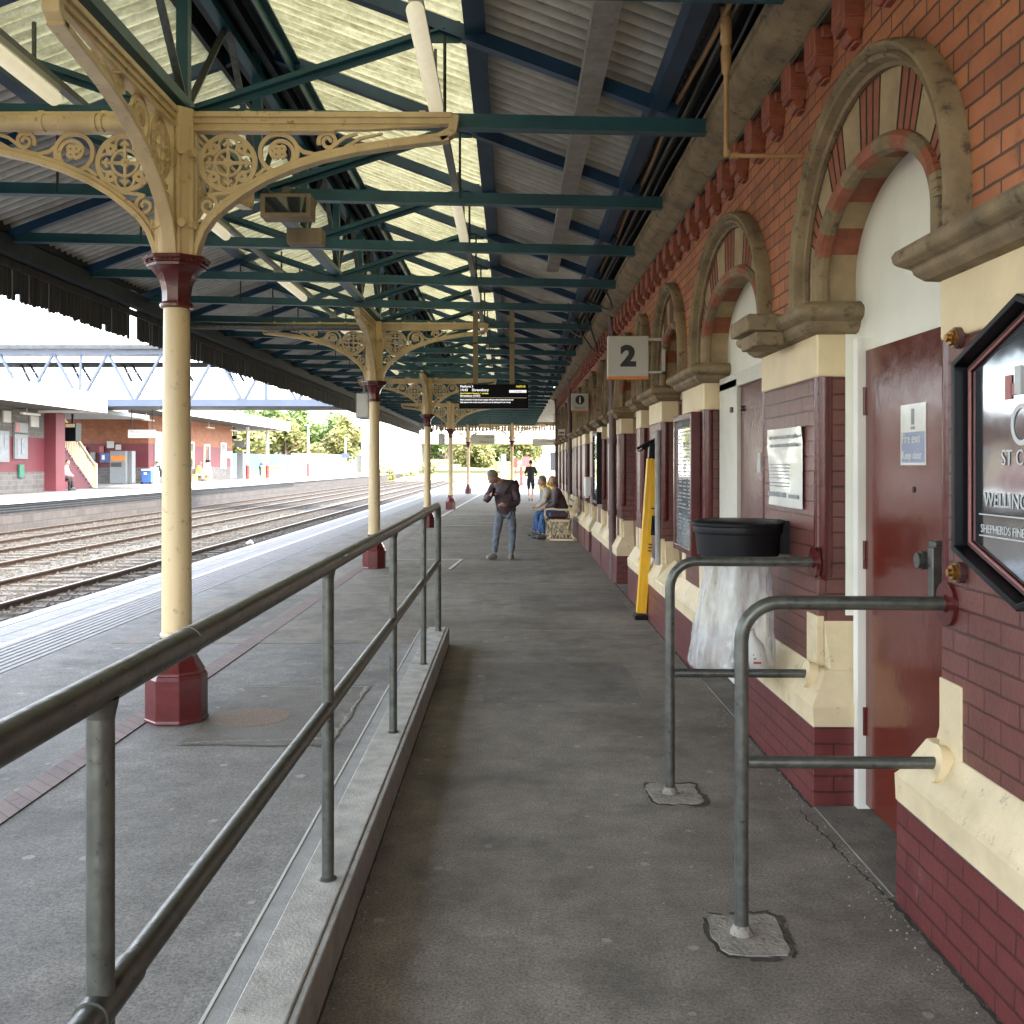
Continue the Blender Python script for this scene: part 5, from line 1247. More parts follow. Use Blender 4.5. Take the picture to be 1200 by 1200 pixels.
        g.v = [(x, y, max(z, z0+0.002)) for x, y, z in g.v]
        g.build('shoe', M[shoes], t, smooth=70)
    return t, W, jk
def stand(dx=0.0, lean=0.0, f=(0,-1)):
    """upright joints facing f"""
    F = Vector((f[0], f[1], 0)).normalized(); S = Vector((F.y, -F.x, 0))      # S: person's right
    def p(s, fw, z): v = S*s + F*fw; return (v.x+dx, v.y, z)
    J = dict(pelvis=p(0, 0, 0.94), chest=p(0, 0.02+lean*0.4, 1.30), neck=p(0, lean*0.7, 1.50), head=p(0, 0.03+lean, 1.64))
    for s, q in (('l', -1), ('r', 1)):
        J.update({s+'sh': p(q*0.17, lean*0.5, 1.42), s+'el': p(q*0.23, 0.0, 1.14), s+'wr': p(q*0.20, 0.16, 0.98), s+'hd': p(q*0.16, 0.26, 0.96), s+'hip': p(q*0.09, 0, 0.88), s+'kn': p(q*0.10, 0.02, 0.48), s+'an': p(q*0.11, 0, 0.09), s+'toe': p(q*0.13, 0.15, 0.03)})
    return J
# man in the plum jacket bending over his phone
Jb = dict(pelvis=(-0.02, 0.04, 0.84), chest=(-0.04, -0.04, 1.17), neck=(-0.13, -0.14, 1.35), head=(-0.24, -0.24, 1.40),
    lsh=(0.10, -0.12, 1.28), lel=(0.18, -0.20, 0.98), lwr=(-0.03, -0.34, 0.93), lhd=(-0.16, -0.38, 0.97), rsh=(-0.22, 0.02, 1.27), rel=(-0.36, -0.08, 1.00), rwr=(-0.27, -0.26, 1.10), rhd=(-0.20, -0.34, 1.14),
    lhip=(0.06, 0.02, 0.80), lkn=(0.09, -0.03, 0.44), lan=(0.07, 0.0, 0.09), ltoe=(0.05, -0.16, 0.03), rhip=(-0.12, 0.05, 0.80), rkn=(-0.18, 0.0, 0.44), ran=(-0.22, 0.04, 0.09), rtoe=(-0.36, -0.06, 0.03))
man, Wm, jk = person('man in plum padded jacket and grey jeans standing with bowed head, holding a phone', (-0.08, 17.4, 0), Jb, (-0.75, -0.45, -0.55), ('jacket_plum', 'jeans_grey'), 'hair_grey', shoes='shoe_light', fat=1.05)
g = MB(); g.bar(Wm['chest']+Vector((0.13,-0.13,0.14)), Wm['chest']+Vector((-0.02,-0.22,-0.05)), 0.035, 0.012); g.build('bag_strap', M['cloth_black'], jk)
g = MB(); g.bar((0.02-0.12, 17.28-0.02, 1.205), (0.02-0.08, 17.27-0.02, 1.21), 0.012, 0.02); 
g = MB(); c0 = Wm['rwr'].lerp(Wm['rhd'], 0.8); g.bar(c0+Vector((-0.02,-0.03,-0.05)), c0+Vector((0.0,-0.05,0.09)), 0.07, 0.009)
single(g, 'phone', M['black'], 'dark phone in the raised hand of the man in plum jacket', 'phone', tuple(c0), bevel=0.002)
# walker
Jw = stand(f=(0, 1)); Jw.update(lkn=(-0.09, 46*0+0.07, 0.50), lan=(-0.07, -0.10, 0.13), ltoe=(-0.07, 0.05, 0.05), ran=(0.06, 0.14, 0.09), rtoe=(0.07, 0.3, 0.03), rkn=(0.09, 0.12, 0.5), lwr=(-0.17, 0.17, 1.08), lhd=(-0.10, 0.25, 1.12), rwr=(0.17, 0.17, 1.08), rhd=(0.10, 0.25, 1.12), lel=(-0.25, -0.04, 1.12), rel=(0.25, -0.04, 1.12))
person('person in black t-shirt and shorts walking away down the walkway', (0.84, 45.7, 0), Jw, (0, 1, 0), ('cloth_black', 'cloth_black'), 'hair_dark', sleeves='short', legs='short', scale=1.04)
# seated pair
def seat(lean, hx=0.62):
    J = dict(pelvis=(0, 0, 0.56), chest=(-0.10-lean*0.6, 0, 0.90), neck=(-0.16-lean, 0, 1.11), head=(-0.21-lean, 0, 1.24))
    for s, q in (('l', -1), ('r', 1)):
        J.update({s+'sh': (-0.12-lean*0.8, q*0.18, 1.03), s+'el': (-0.16-lean, q*0.25, 0.77), s+'wr': (-0.36-lean*0.8, q*0.12, 0.68), s+'hd': (-0.44-lean*0.8, q*0.05, 0.66), s+'hip': (-0.05, q*0.09, 0.53), s+'kn': (-0.44, q*0.11, 0.52), s+'an': (-0.42 - 0.08*(q > 0), q*0.11, 0.09), s+'toe': (-0.6, q*0.13, 0.03)})
    return J
person('seated person in dark jacket and blue jeans at the near end of the bench', (1.10, 22.15, 0), seat(0.02), (-1, -0.1, -0.25), ('jacket_plum', 'jeans_blue'), 'hair_fair', legs='seat')
person('seated person in cream top and blue jeans at the far end of the bench', (1.00, 22.85, 0), seat(0.12), (-1, 0.0, -0.3), ('cloth_cream', 'jeans_blue'), 'hair_grey', legs='seat')
g = MB(); g.box(0.80, 1.18, 21.66, 21.86, 0.482, 0.60)
single(g, 'bag', M['jacket_plum'], 'dark plum bag on the near end of the bench seat', 'bag', (1.0, 21.76, 0.48), bevel=0.04, seg=3)

# ============================================================ far platform and station beyond the tracks
ZF = 0.48
g = MB(); g.box(-60, -16.25, -10, 190, -0.62, ZF-0.004); struct(g, 'far_platform', M['asphalt_blue'])
g = MB(); g.box(-16.25, -15.9, -10, 190, 0.36, ZF); g.box(-17.3, -16.25, -10, 190, ZF-0.05, ZF-0.001); struct(g, 'far_platform_edge', M['coping'])
g = MB(); g.box(-16.3, -15.98, -10, 190, -0.62, 0.36); struct(g, 'far_platform_wall', M['far_stone'])
g = MB()
for z in (0.30, 0.22, 0.14): g.box(-16.0, -15.94, -10, 75, z-0.02, z+0.015)
struct(g, 'cable_run', M['dark_steel'])
# left block
FB = thing('far_station_building', 'low far platform building with maroon band, orange brick and grey brick', 'building', (-24, 50, ZF))
def band(g, x0, x1, y0, y1): g.box(x0, x1, y0, y1, 0, 1)
for nm, z0, z1, m in (('lower_wall', ZF-0.02, 1.32, 'far_grey'), ('painted_wall', 1.32, 2.75, 'far_maroon'), ('upper_wall', 2.75, 4.4, 'far_grey')):
    g = MB(); g.box(-28, -20.1, 24, 44.4, z0, z1); g.build(nm, M[m], FB)
g = MB(); g.box(-20.1, -19.6, 44.0, 44.9, ZF-0.02, 3.85); g.box(-20.6, -19.61, 44.41, 44.89, 2.8, 3.86) ; g.build('end_pier', M['far_maroon'], FB)
for nm, z0, z1, m in (('lower_wall', ZF-0.02, 1.45, 'far_grey'), ('painted_wall', 1.45, 2.95, 'far_maroon'), ('upper_wall', 2.95, 4.75, 'far_orange')):
    g = MB(); g.box(-34, -22.65, 63.8, 82.9, z0, z1); g.build(nm, M[m], FB)
# windows and doors in the side wall
for y0, y1, z0, z1, nm, m in ((71.5, 72.6, 1.5, 3.1, 'window', 'window'), (75.3, 76.4, ZF, 3.0, 'door', 'maroon'), (79.6, 80.8, 1.45, 3.2, 'window', 'poster_glass'), (65.0, 66.2, 1.5, 3.6, 'window', 'poster_glass')):
    g = MB(); g.box(-22.67, -22.60, y0, y1, z0, z1); w_ = g.build(nm, M[m], FB)
    g = MB(); ringx(g, [(y0-.15,z0-.15),(y0-.15,z1+.15),(y1+.15,z1+.15),(y1+.15,z0-.15)], [(y0,z0),(y0,z1),(y1,z1),(y1,z0)], -22.56, -22.66); g.build('frame', M['lightgrey'], w_)
g = MB(); g.tube([(-22.5, 70, ZF), (-22.5, 70, 4.6)], 0.09, 10); g.build('downpipe', M['brown_pipe'], FB)
# far canopies
F1 = thing('far_canopy', 'flat far canopy with deep white fascia at the left edge of the view', 'canopy', (-20, 36, 3.9), 'white far platform canopies')
g = MB(); g.box(-28, -17.3, 22, 43.4, 3.92, 4.02); g.build('soffit', M['dark_wood'], F1)
g = MB(); g.box(-17.3, -17.2, 22, 43.5, 3.82, 4.50); g.box(-28, -17.3, 43.4, 43.5, 3.82, 4.50); g.build('fascia', M['white'], F1)
g = MB(); g.box(-28.1, -17.12, 22, 43.6, 4.50, 4.56); g.build('roof_edge', M['sign_face'], F1)
F2 = thing('far_canopy', 'long white fascia canopy past the footbridge over the orange brick building', 'canopy', (-22, 70, 4.6), 'white far platform canopies')
g = MB(); g.box(-30, -19.7, 52.5, 90.4, 4.72, 4.80); g.build('soffit', M['dark_wood'], F2)
g = MB(); g.box(-19.7, -19.6, 52.5, 90.5, 4.62, 5.32); g.box(-30, -19.7, 90.4, 90.5, 4.62, 5.32); g.box(-30, -19.7, 52.42, 52.52, 4.15, 5.32); g.build('fascia', M['white'], F2)
g = MB(); g.box(-30.1, -19.55, 52.5, 90.6, 5.32, 5.38); g.build('roof_edge', M['sign_face'], F2)
g = MB(); g.box(-24, -18.6, 43.6, 52.5, 3.95, 4.15); g.build('link_soffit', M['grey_paint'], F2)
for k in range(5):
    g = MB(); g.box(-19.9, -19.75, 27+k*3.6, 28.5+k*3.6, 3.66, 3.74); g.bar((-19.8, 27.4+k*3.6, 3.74), (-19.8, 27.4+k*3.6, 3.92), 0.03, 0.03)
    single(g, 'far_tube_light', M['white'], f'{ORD[k]} white tube light under the left far canopy', 'light', (-19.8, 27.7+k*3.6, 3.7), 'tube lights under the left far canopy')
for k in range(5):
    g = MB(); g.box(-22.2, -22.05, 55+k*6.4, 56.8+k*6.4, 4.3, 4.38); g.bar((-22.1, 55.5+k*6.4, 4.38), (-22.1, 55.5+k*6.4, 4.72), 0.03, 0.03)
    single(g, 'far_tube_light', M['white'], f'{ORD[k]} white tube light along the orange brick building', 'light', (-22.1, 56+k*6.4, 4.3), 'tube lights by the orange brick building')
for k, (x, y, lab) in enumerate(((-21.5, 83.3, 'white post with red foot at the end of the orange brick building'), (-21.5, 90.0, 'white post with red foot under the tip of the far canopy'))):
    t = thing('canopy_post', lab, 'post', (x, y, ZF), 'white canopy posts with red feet')
    g = MB(); g.tube([(x, y, ZF+1.1), (x, y, 4.7)], 0.13, 12); g.build('shaft', M['white'], t, smooth=True); g = MB(); g.tube([(x, y, ZF), (x, y, ZF+1.1)], 0.17, 12); g.build('foot', M['far_red'], t, smooth=True)
t = thing('lamp_post', 'tall white lamp post with red foot before the pale fence', 'lamp post', (-20.6, 103.5, ZF))
g = MB(); g.tube([(-20.6, 103.5, ZF), (-20.6, 103.5, 5.6)], [0.11, 0.07], 10); g.build('shaft', M['white'], t, smooth=True)
g = MB(); g.tube([(-20.6, 103.5, ZF-.01), (-20.6, 103.5, ZF+1.3)], 0.19, 10); g.build('foot', M['far_red'], t, smooth=True)
g = MB(); g.box(-20.9, -20.3, 103.3, 103.7, 5.6, 5.72); g.build('lamp_head', M['lightgrey'], t)
t = thing('lamp_post', 'white lamp post with a pale blue box farther down the pale fence', 'lamp post', (-18.2, 112, ZF))
g = MB(); g.tube([(-18.2, 112, ZF), (-18.2, 112, 4.6)], 0.07, 8); g.build('shaft', M['white'], t, smooth=True)
g = MB(); g.box(-18.6, -17.8, 111.9, 112.1, 2.4, 2.9); g.build('box', M['bridge_blue'], t)
# stair
St = thing('far_stair', 'footbridge stair with cream balustrade and purple risers on the far platform', 'stair', (-21, 49, ZF))
g = MB()
for k in range(15): g.box(-23.0, -20.8, 50.6-(k+1)*0.31, 50.6-k*0.31, ZF-0.01, ZF+(k+1)*0.19)
g.build('steps', M['purple'], St)
g = MB()
for k in range(15): g.box(-20.8, -20.77, 50.6-(k+1)*0.31, 50.6-k*0.31, ZF-0.01, ZF+(k+0.4)*0.19)
g.build('stringer', M['far_maroon'], St)
g = MB(); g.bar((-20.7, 50.9, ZF+1.05), (-20.7, 46.0, ZF+1.05+3.0), 0.10, 0.10)
g.box(-20.78, -20.62, 50.75, 50.95, ZF, ZF+1.2)
for k in range(26): y = 50.7-k*0.18; z = ZF + (50.6-y)/0.31*0.19; g.box(-20.72, -20.68, y-0.05, y+0.03, z, z+1.05)
g.build('balustrade', M['cream'], St)
# posters and boxes on the far walls
def flat(nm, lab, cat, x, y0, y1, z0, z1, m, extra=None, group=None):
    g = MB(); g.box(x, x+0.08, y0, y1, z0, z1); o = single(g, nm, M[m], lab, cat, (x+0.04, (y0+y1)/2, (z0+z1)/2), group, bevel=0.0)
    if extra:
        q = MB()
        for (a_, b_, c_, d_) in extra[1]: q.box(x+0.081, x+0.095, y0+(y1-y0)*a_, y0+(y1-y0)*b_, z0+(z1-z0)*c_, z0+(z1-z0)*d_)
        part_of(o, q, 'print', M[extra[0]])
    return o
pl = [(0.08,0.45,0.1,0.9),(0.55,0.75,0.5,0.9),(0.8,0.93,0.5,0.9),(0.55,0.93,0.15,0.4)]
flat('far_poster', 'wide white map poster on the left far wall', 'poster', -20.08, 38.6, 42.3*1.0-1.55, 1.72, 2.95, 'far_white', ('ink_grey', pl))
flat('far_poster', 'narrow white poster right of the wide map on the far wall', 'poster', -20.08, 41.2, 42.3, 1.85, 2.85, 'far_white', ('ink_grey', [(0.15,0.35,0.1,0.8),(0.5,0.85,0.2,0.85)]))
flat('far_poster', 'small white and pink poster above the narrow poster', 'poster', -20.08, 41.2, 42.3, 2.92, 3.32, 'far_white', ('red_ink', [(0.03,0.35,0.1,0.9)]))
flat('first_aid_box', 'small green box on the far maroon wall', 'box', -20.08, 41.6, 42.0, 1.1, 1.62, 'green')
flat('wall_lamp', 'left pale square lamp high on the grey far wall', 'lamp', -20.08, 40.3, 40.9, 3.3, 3.75, 'sign_face'); flat('wall_lamp', 'right pale square lamp high on the grey far wall', 'lamp', -20.08, 42.6, 43.3, 3.2, 3.65, 'sign_face')
def flatY(nm, lab, cat, y, x0, x1, z0, z1, m, extra=None):
    g = MB(); g.box(x0, x1, y-0.1, y, z0, z1); o = single(g, nm, M[m], lab, cat, ((x0+x1)/2, y-0.05, (z0+z1)/2))
    if extra:
        q = MB()
        for (mm, a_, b_, c_, d_) in extra: q.box(x0+(x1-x0)*a_, x0+(x1-x0)*b_, y-0.115, y-0.101, z0+(z1-z0)*c_, z0+(z1-z0)*d_)
        part_of(o, q, 'print', M[extra[0][0]])
    return o
yw = 63.7
def pxx(x, Y): return (x-600)*Y/1200
def pzz(y, Y): return 1.6 + (545-y)*Y/1200
flatY('blue_poster', 'blue square poster left of the ticket machine', 'poster', yw, pxx(118,yw), pxx(129,yw), pzz(542,yw), pzz(531,yw), 'ink_blue', [('white',0.2,0.5,0.3,0.8)])
flatY('white_notice', 'tall white notice beside the far stair', 'notice', yw, pxx(106.5,yw), pxx(112,yw), pzz(539,yw), pzz(530,yw), 'far_white')
flatY('pink_notice', 'small pink notice above the blue poster', 'notice', yw, pxx(117,yw), pxx(122,yw), pzz(530,yw), pzz(523,yw), 'red_ink')
flatY('wall_cabinet', 'grey wall cabinet above the ticket machine', 'cabinet', yw, pxx(126,yw), pxx(134,yw), pzz(525,yw), pzz(517,yw), 'lightgrey')
flatY('speaker_box', 'small pale loudspeaker above the ticket machine', 'loudspeaker', yw, pxx(136,yw), pxx(142,yw), pzz(527,yw), pzz(521,yw), 'lightgrey')
flatY('pale_panel', 'pale green panel behind the far stair rail', 'panel', yw, pxx(87,yw), pxx(101,yw), pzz(545,yw), pzz(523,yw), 'palisade')
g = MB(); g.tube([(pxx(109,yw), yw-0.1, pzz(544.5,yw)), (pxx(109,yw), yw-0.02, pzz(544.5,yw))], 0.26, 20); single(g, 'round_sign', M['lightgrey'], 'round grey sign between the stair and the ticket machine', 'sign', (pxx(109,yw), yw, pzz(544.5,yw)))
TM = thing('ticket_machine', 'grey self service ticket machine with orange band by the far wall', 'ticket machine', (-24.2, 62.5, ZF))
y_ = 62.5; g = MB(); g.box(pxx(132.5,y_), pxx(151,y_), y_-0.5, y_+0.4, ZF, pzz(528.5,y_)); g.build('cabinet', M['grey_paint'], TM, bevel=0.02)
g = MB(); g.box(pxx(151,y_), pxx(156,y_), y_-0.2, y_+0.4, ZF, pzz(528.5,y_)); g.build('side_panel', M['far_white'], TM)
g = MB(); g.box(pxx(134,y_), pxx(150,y_), y_-0.53, y_-0.5, pzz(540,y_), pzz(534,y_)); g.build('orange_band', M['orange'], TM)
g = MB(); g.box(pxx(134,y_), pxx(146,y_), y_-0.53, y_-0.5, pzz(547,y_), pzz(542,y_)); g.build('touch_screen', M['window'], TM)
BBn = thing('blue_bin', 'blue wheeled recycling bin on the far platform', 'bin', (-21.3, 61.0, ZF))
y_ = 61.0; g = MB(); g.box(pxx(168,y_), pxx(179,y_), y_-0.3, y_+0.3, ZF+0.08, pzz(551.5,y_)); b_ = g.build('bin_body', M['bluepaint'], BBn, bevel=0.03)
g = MB(); g.box(pxx(167.5,y_), pxx(179.5,y_), y_-0.34, y_+0.34, pzz(551.5,y_), pzz(549.5,y_)); g.build('lid', M['lightgrey'], BBn, bevel=0.02)
g = MB(); g.box(pxx(171,y_), pxx(174,y_), y_-0.315, y_-0.3, pzz(556,y_), pzz(553.5,y_)); g.build('logo', M['white'], BBn)
g = MB(); 
for x in (168.5, 178): g.tube([(pxx(x,y_), y_-0.32, ZF+0.06), (pxx(x,y_), y_-0.25, ZF+0.06)], 0.06, 10)
g.build('wheels', M['black'], BBn)
g = MB(); y_ = 61.5; g.lathe((pxx(181,y_), y_, ZF), [(0.25, 0), (0.3, 0.3), (0.28, 0.7), (0.2, 0.95), (0.24, 1.0)], 14); single(g, 'bag_bin', M['white'], 'pale bag bin beside the blue recycling bin', 'bin', (pxx(181,y_), y_, ZF), smooth=True)
g = MB(); y_ = 76.0; g.lathe((pxx(242,y_), y_, ZF), [(0.35, 0), (0.42, 0.4), (0.3, 1.1), (0.22, 1.3)], 14); g.m = 1; g.lathe((pxx(241,y_), y_, ZF+1.3), [(0.3, 0), (0.34, 0.2), (0.2, 0.22)], 14); single(g, 'bag_bin', [M['white'], M['black']], 'white bag bin with black rim by the far maroon door', 'bin', (pxx(242,y_), y_, ZF), smooth=40)
# hanging signs over there
for (x0, x1, z0y, z1y, y_, m, lab, s_) in ((150, 182, 513, 503.5, 48, 'sign_face', 'grey hanging direction sign under the footbridge link', 'Way out'), ):
    t = thing('far_direction_sign', lab, 'sign', (pxx((x0+x1)/2, y_), y_, pzz(z0y, y_)))
    g = MB(); g.box(pxx(x0,y_), pxx(x1,y_), y_, y_+0.1, pzz(z0y,y_), pzz(z1y,y_)); g.build('sign_board', M[m], t)
    g = MB(); put_text(g, 'Way out', 0.13, (pxx(x0,y_)+0.08, y_-0.004, pzz(507,y_)), (1,0,0)); put_text(g, 'Platforms 2 and 3', 0.12, (pxx(x0,y_)+0.08, y_-0.004, pzz(511.5,y_)), (1,0,0)); g.build('lettering', M['ink_grey'], t)
    g = MB(); g.bar((pxx(x0+4,y_), y_+.05, pzz(z1y,y_)), (pxx(x0+4,y_), y_+.05, 4.2), 0.03, 0.03); g.bar((pxx(x1-4,y_), y_+.05, pzz(z1y,y_)), (pxx(x1-4,y_), y_+.05, 4.2), 0.03, 0.03); g.build('hanger', M['dark_steel'], t)
y_ = 47; g = MB(); g.box(pxx(79,y_), pxx(92,y_), y_-0.3, y_+0.3, pzz(517,y_), pzz(496,y_)); g.m = 1; g.box(pxx(80,y_), pxx(91,y_), y_-0.31, y_-0.3, pzz(501,y_), pzz(497,y_)); g.m = 0; g.bar((pxx(85,y_), y_, pzz(497,y_)), (pxx(85,y_), y_, 4.3), 0.08, 0.08)
single(g, 'far_screen', [M['black'], M['cream']], 'black hanging screen box before the far stair', 'screen', (pxx(85,y_), y_, pzz(506,y_)))
for y_, x, w_, z, lab in ((84, 274, 8, 497.5, 'small black hanging display at the end of the orange brick building'),):
    g = MB(); g.box(pxx(x-w_/2,y_), pxx(x+w_/2,y_), y_-0.2, y_+0.2, pzz(514.5,y_), pzz(510.5,y_)); g.bar((pxx(x,y_), y_, pzz(511,y_)), (pxx(x,y_), y_, 4.75), 0.08, 0.08); single(g, 'far_display', M['black'], lab, 'display', (pxx(x,y_), y_, 4))
y_ = 88; g = MB(); g.box(pxx(275,y_), pxx(287,y_), y_-0.1, y_, pzz(524,y_), pzz(516.5,y_)); g.bar((pxx(277,y_), y_-.05, pzz(517,y_)), (pxx(277,y_), y_-.05, 4.75), 0.05, 0.05); single(g, 'far_board', M['grey_paint'], 'grey hanging board beside the white post', 'sign', (pxx(281,y_), y_, 3.4))
y_ = 86; g = MB(); g.box(pxx(279,y_), pxx(286,y_), y_-0.4, y_, ZF, pzz(529,y_)); single(g, 'dark_kiosk', M['grey_paint'], 'dark upright panel behind the white post', 'panel', (pxx(282,y_), y_, ZF))
y_ = 82; g = MB(); g.box(pxx(266,y_), pxx(274,y_), y_-0.6, y_-0.5, pzz(537,y_), pzz(529,y_)); g.bar((pxx(267,y_), y_-.5, ZF), (pxx(267,y_), y_-.5, pzz(535,y_)), 0.06, 0.06); g.bar((pxx(273,y_), y_-.5, ZF), (pxx(273,y_), y_-.5, pzz(535,y_)), 0.06, 0.06); single(g, 'white_board', M['white'], 'white notice board at the corner of the orange brick building', 'notice board', (pxx(270,y_), y_, ZF))
# far people
Jf = stand(f=(-0.6, -0.8))
person('person in black coat and blue jeans standing by the far orange brick building', (pxx(222,69), 69, ZF), Jf, (-0.5, -0.8, -0.1), ('cloth_black', 'jeans_blue'), 'hair_dark', subd=1, scale=1.06, fat=1.05)
Jf2 = stand(f=(1, -0.2), lean=0.35); Jf2.update(chest=(0.25, -0.05, 1.25), head=(0.52, -0.1, 1.42), neck=(0.42, -0.1, 1.36))
person('person in navy jacket leaning forward beyond the far canopy end', (pxx(305,100), 100, ZF), Jf2, (1, -0.2, -0.5), ('jeans_blue', 'cloth_black'), 'hair_dark', subd=1)
Js = seat(0.1); Js = {k: (-v[0], v[1], v[2]) for k, v in Js.items()}
person('seated person in white top and black trousers at the foot of the far stair', (pxx(74,45.2)-0.2, 45.4, ZF), Js, (1, -0.3, -0.4), ('cloth_white', 'cloth_black'), 'hair_dark', legs='seat', subd=1)
Fb = thing('far_bench', 'small maroon bench at the foot of the far stair', 'bench', (pxx(76,45.5), 45.5, ZF))
g = MB(); g.box(pxx(71,45.4), pxx(83,45.4), 45.15, 45.75, ZF+0.40, ZF+0.46); g.build('seat', M['maroon'], Fb)
g = MB(); g.box(pxx(71,45.4), pxx(72.2,45.4), 45.2, 45.7, ZF, ZF+0.4); g.build('leg', M['black'], Fb); g = MB(); g.box(pxx(82,45.4), pxx(83,45.4), 45.2, 45.7, ZF, ZF+0.4); g.build('leg', M['black'], Fb)
person('seated person in black coat partly hidden by the nearest column on the far platform', (pxx(187,63), 63.2, ZF), seat(0.05), (-1, -0.3, -0.2), ('cloth_black', 'cloth_black'), 'hair_dark', legs='seat', subd=1)
person('seated person in yellow top behind a cream bench on the far platform', (pxx(230,73), 73, ZF), Js, (1, -0.5, -0.2), ('bright_yellow', 'cloth_cream'), 'hair_fair', legs='seat', subd=1)
Fb2 = thing('far_bench', 'cream bench in front of the far orange brick building', 'bench', (pxx(231,72.6), 73, ZF))
g = MB(); g.box(-23.0, -22.0, 71.8, 75, ZF+0.40, ZF+0.46); g.build('seat', M['cream'], Fb2)
for y in (71.9, 73.4, 74.8): g = MB(); g.box(-22.9, -22.1, y, y+0.1, ZF, ZF+0.4); g.box(-22.98, -22.9, y, y+0.1, ZF, ZF+0.9); g.build('leg', M['cream'], Fb2)
y_ = 97; t = thing('grit_bin', 'yellow grit bin beside the leaning far person', 'grit bin', (pxx(320,y_), y_, ZF))
g = MB(); g.box(pxx(308,y_), pxx(331,y_), y_-0.5, y_+0.5, ZF, ZF+0.85); g.build('bin_body', M['bright_yellow'], t, bevel=0.05); g = MB(); g.box(pxx(307.5,y_), pxx(331.5,y_), y_-0.55, y_+0.55, ZF+0.85, ZF+1.05); g.build('lid', M['bright_yellow'], t, bevel=0.05); g = MB(); g.box(pxx(314,y_), pxx(326,y_), y_-0.52, y_-0.5, ZF+0.4, ZF+0.55); g.build('printed_band', M['ink_grey'], t)
# fences
def palis(x0, y0, x1, y1, z, h, m, lab, stp=0.28):
    t = thing('palisade_fence', lab, 'fence', ((x0+x1)/2, (y0+y1)/2, z)); a_ = Vector((x0,y0)); b_ = Vector((x1,y1)); L_ = (b_-a_).length; g = MB(); k = 0.0
    while k < L_:
        p = a_.lerp(b_, k/L_); d = (b_-a_).normalized()*0.09
        g.add([(p.x-d.x,p.y-d.y,z),(p.x+d.x,p.y+d.y,z),(p.x+d.x,p.y+d.y,z+h-.1),(p.x,p.y,z+h),(p.x-d.x,p.y-d.y,z+h-.1),(p.x-d.x+.02,p.y-d.y+.02,z),(p.x+d.x+.02,p.y+d.y+.02,z),(p.x+d.x+.02,p.y+d.y+.02,z+h-.1),(p.x+.02,p.y+.02,z+h),(p.x-d.x+.02,p.y-d.y+.02,z+h-.1)], [(0,1,2,3,4),(9,8,7,6,5),(0,5,6,1),(1,6,7,2),(2,7,8,3),(3,8,9,4),(4,9,5,0)]); k += stp
    q = g.build('pales', M[m], t); q['kind'] = 'stuff'
    g = MB()
    for zz in (z+0.35, z+h-0.4): g.bar((x0,y0,zz), (x1,y1,zz), 0.05, 0.06)
    g.build('rail', M[m], t)
palis(-31, 92, -27.5, 128, ZF-0.01, 2.4, 'palisade_teal', 'green palisade fence behind the far platform end')
palis(-27.5, 128, -16.0, 186, -0.3, 3.4, 'palisade', 'long white palisade fence beyond the green one')
g = MB(); g.box(-60, -34, 120, 124, -0.6, 3.4); single(g, 'white_shed', M['white'], 'long white shed wall behind the green fence', 'shed', (-45, 122, 0))

# footbridge
Br = thing('footbridge', 'pale blue lattice footbridge crossing the tracks', 'footbridge', (-14, 47, 4.4))
YBR = 46.0; zb_, zt_ = 4.42, 6.62
def px2(x): return (x-600)*YBR/1200
g = MB(); g.box(-24.5, -5.4, YBR-0.1, YBR+0.1, zb_-0.18, zb_+0.14); g.build('bottom_chord', M['bridge_blue'], Br)
g = MB(); g.box(-24.5, -5.4, YBR-0.08, YBR+0.08, zt_-0.05, zt_+0.12); g.build('top_chord', M['bridge_blue'], Br)
g = MB(); step = 2.435; x = px2(158)
nodes = [x + step*k for k in range(-3, 6)]
for xx in nodes:
    for s in (-1, 1): g.bar((xx, YBR, zb_), (xx+s*step/2, YBR, zt_), 0.10, 0.14, (0,1,0))
g.bar((px2(93), YBR, zb_), (px2(95), YBR, zt_), 0.09, 0.09); g.bar((px2(312), YBR, zb_), (px2(312), YBR, zt_), 0.12, 0.12); g.box(-24.5, -5.4, YBR-0.03, YBR+0.03, 5.72, 5.77)
g.build('lattice', M['bridge_blue'], Br)
g = MB(); g.box(-24.5, -5.4, YBR+0.1, YBR+3.0, zb_-0.20, zb_-0.05); g.build('deck', M['dark_steel'], Br)
g = MB(); g.box(-24.5, -5.4, YBR+2.9, YBR+3.0, zb_-0.1, zb_+0.1); g.box(-24.5, -5.4, YBR+2.9, YBR+3.0, zt_-0.35, zt_-0.1)
for xx in nodes: g.bar((xx+1.2, YBR+2.95, 5.6), (xx+0.8, YBR+2.95, zt_-0.2), 0.1, 0.1, (0,1,0)); g.bar((xx+1.2, YBR+2.95, zt_-0.2), (xx+1.7, YBR+2.95, 5.6), 0.1, 0.1, (0,1,0))
g.build('rear_truss', M['dark_steel'], Br)
g = MB(); g.box(-24.6, -5.4, YBR-0.25, YBR+3.2, 6.80, 6.98); g.build('roof_slab', M['dark_steel'], Br)
g = MB(); g.box(-24.6, -5.4, YBR+0.0, YBR+2.9, 6.98, 7.55)
for k in range(30): g.box(-24.5+k*0.64, -24.45+k*0.64, YBR-0.04, YBR, 6.98, 7.5)
g.build('roof_light', M['bridge_white'], Br)
# the far side panel screens

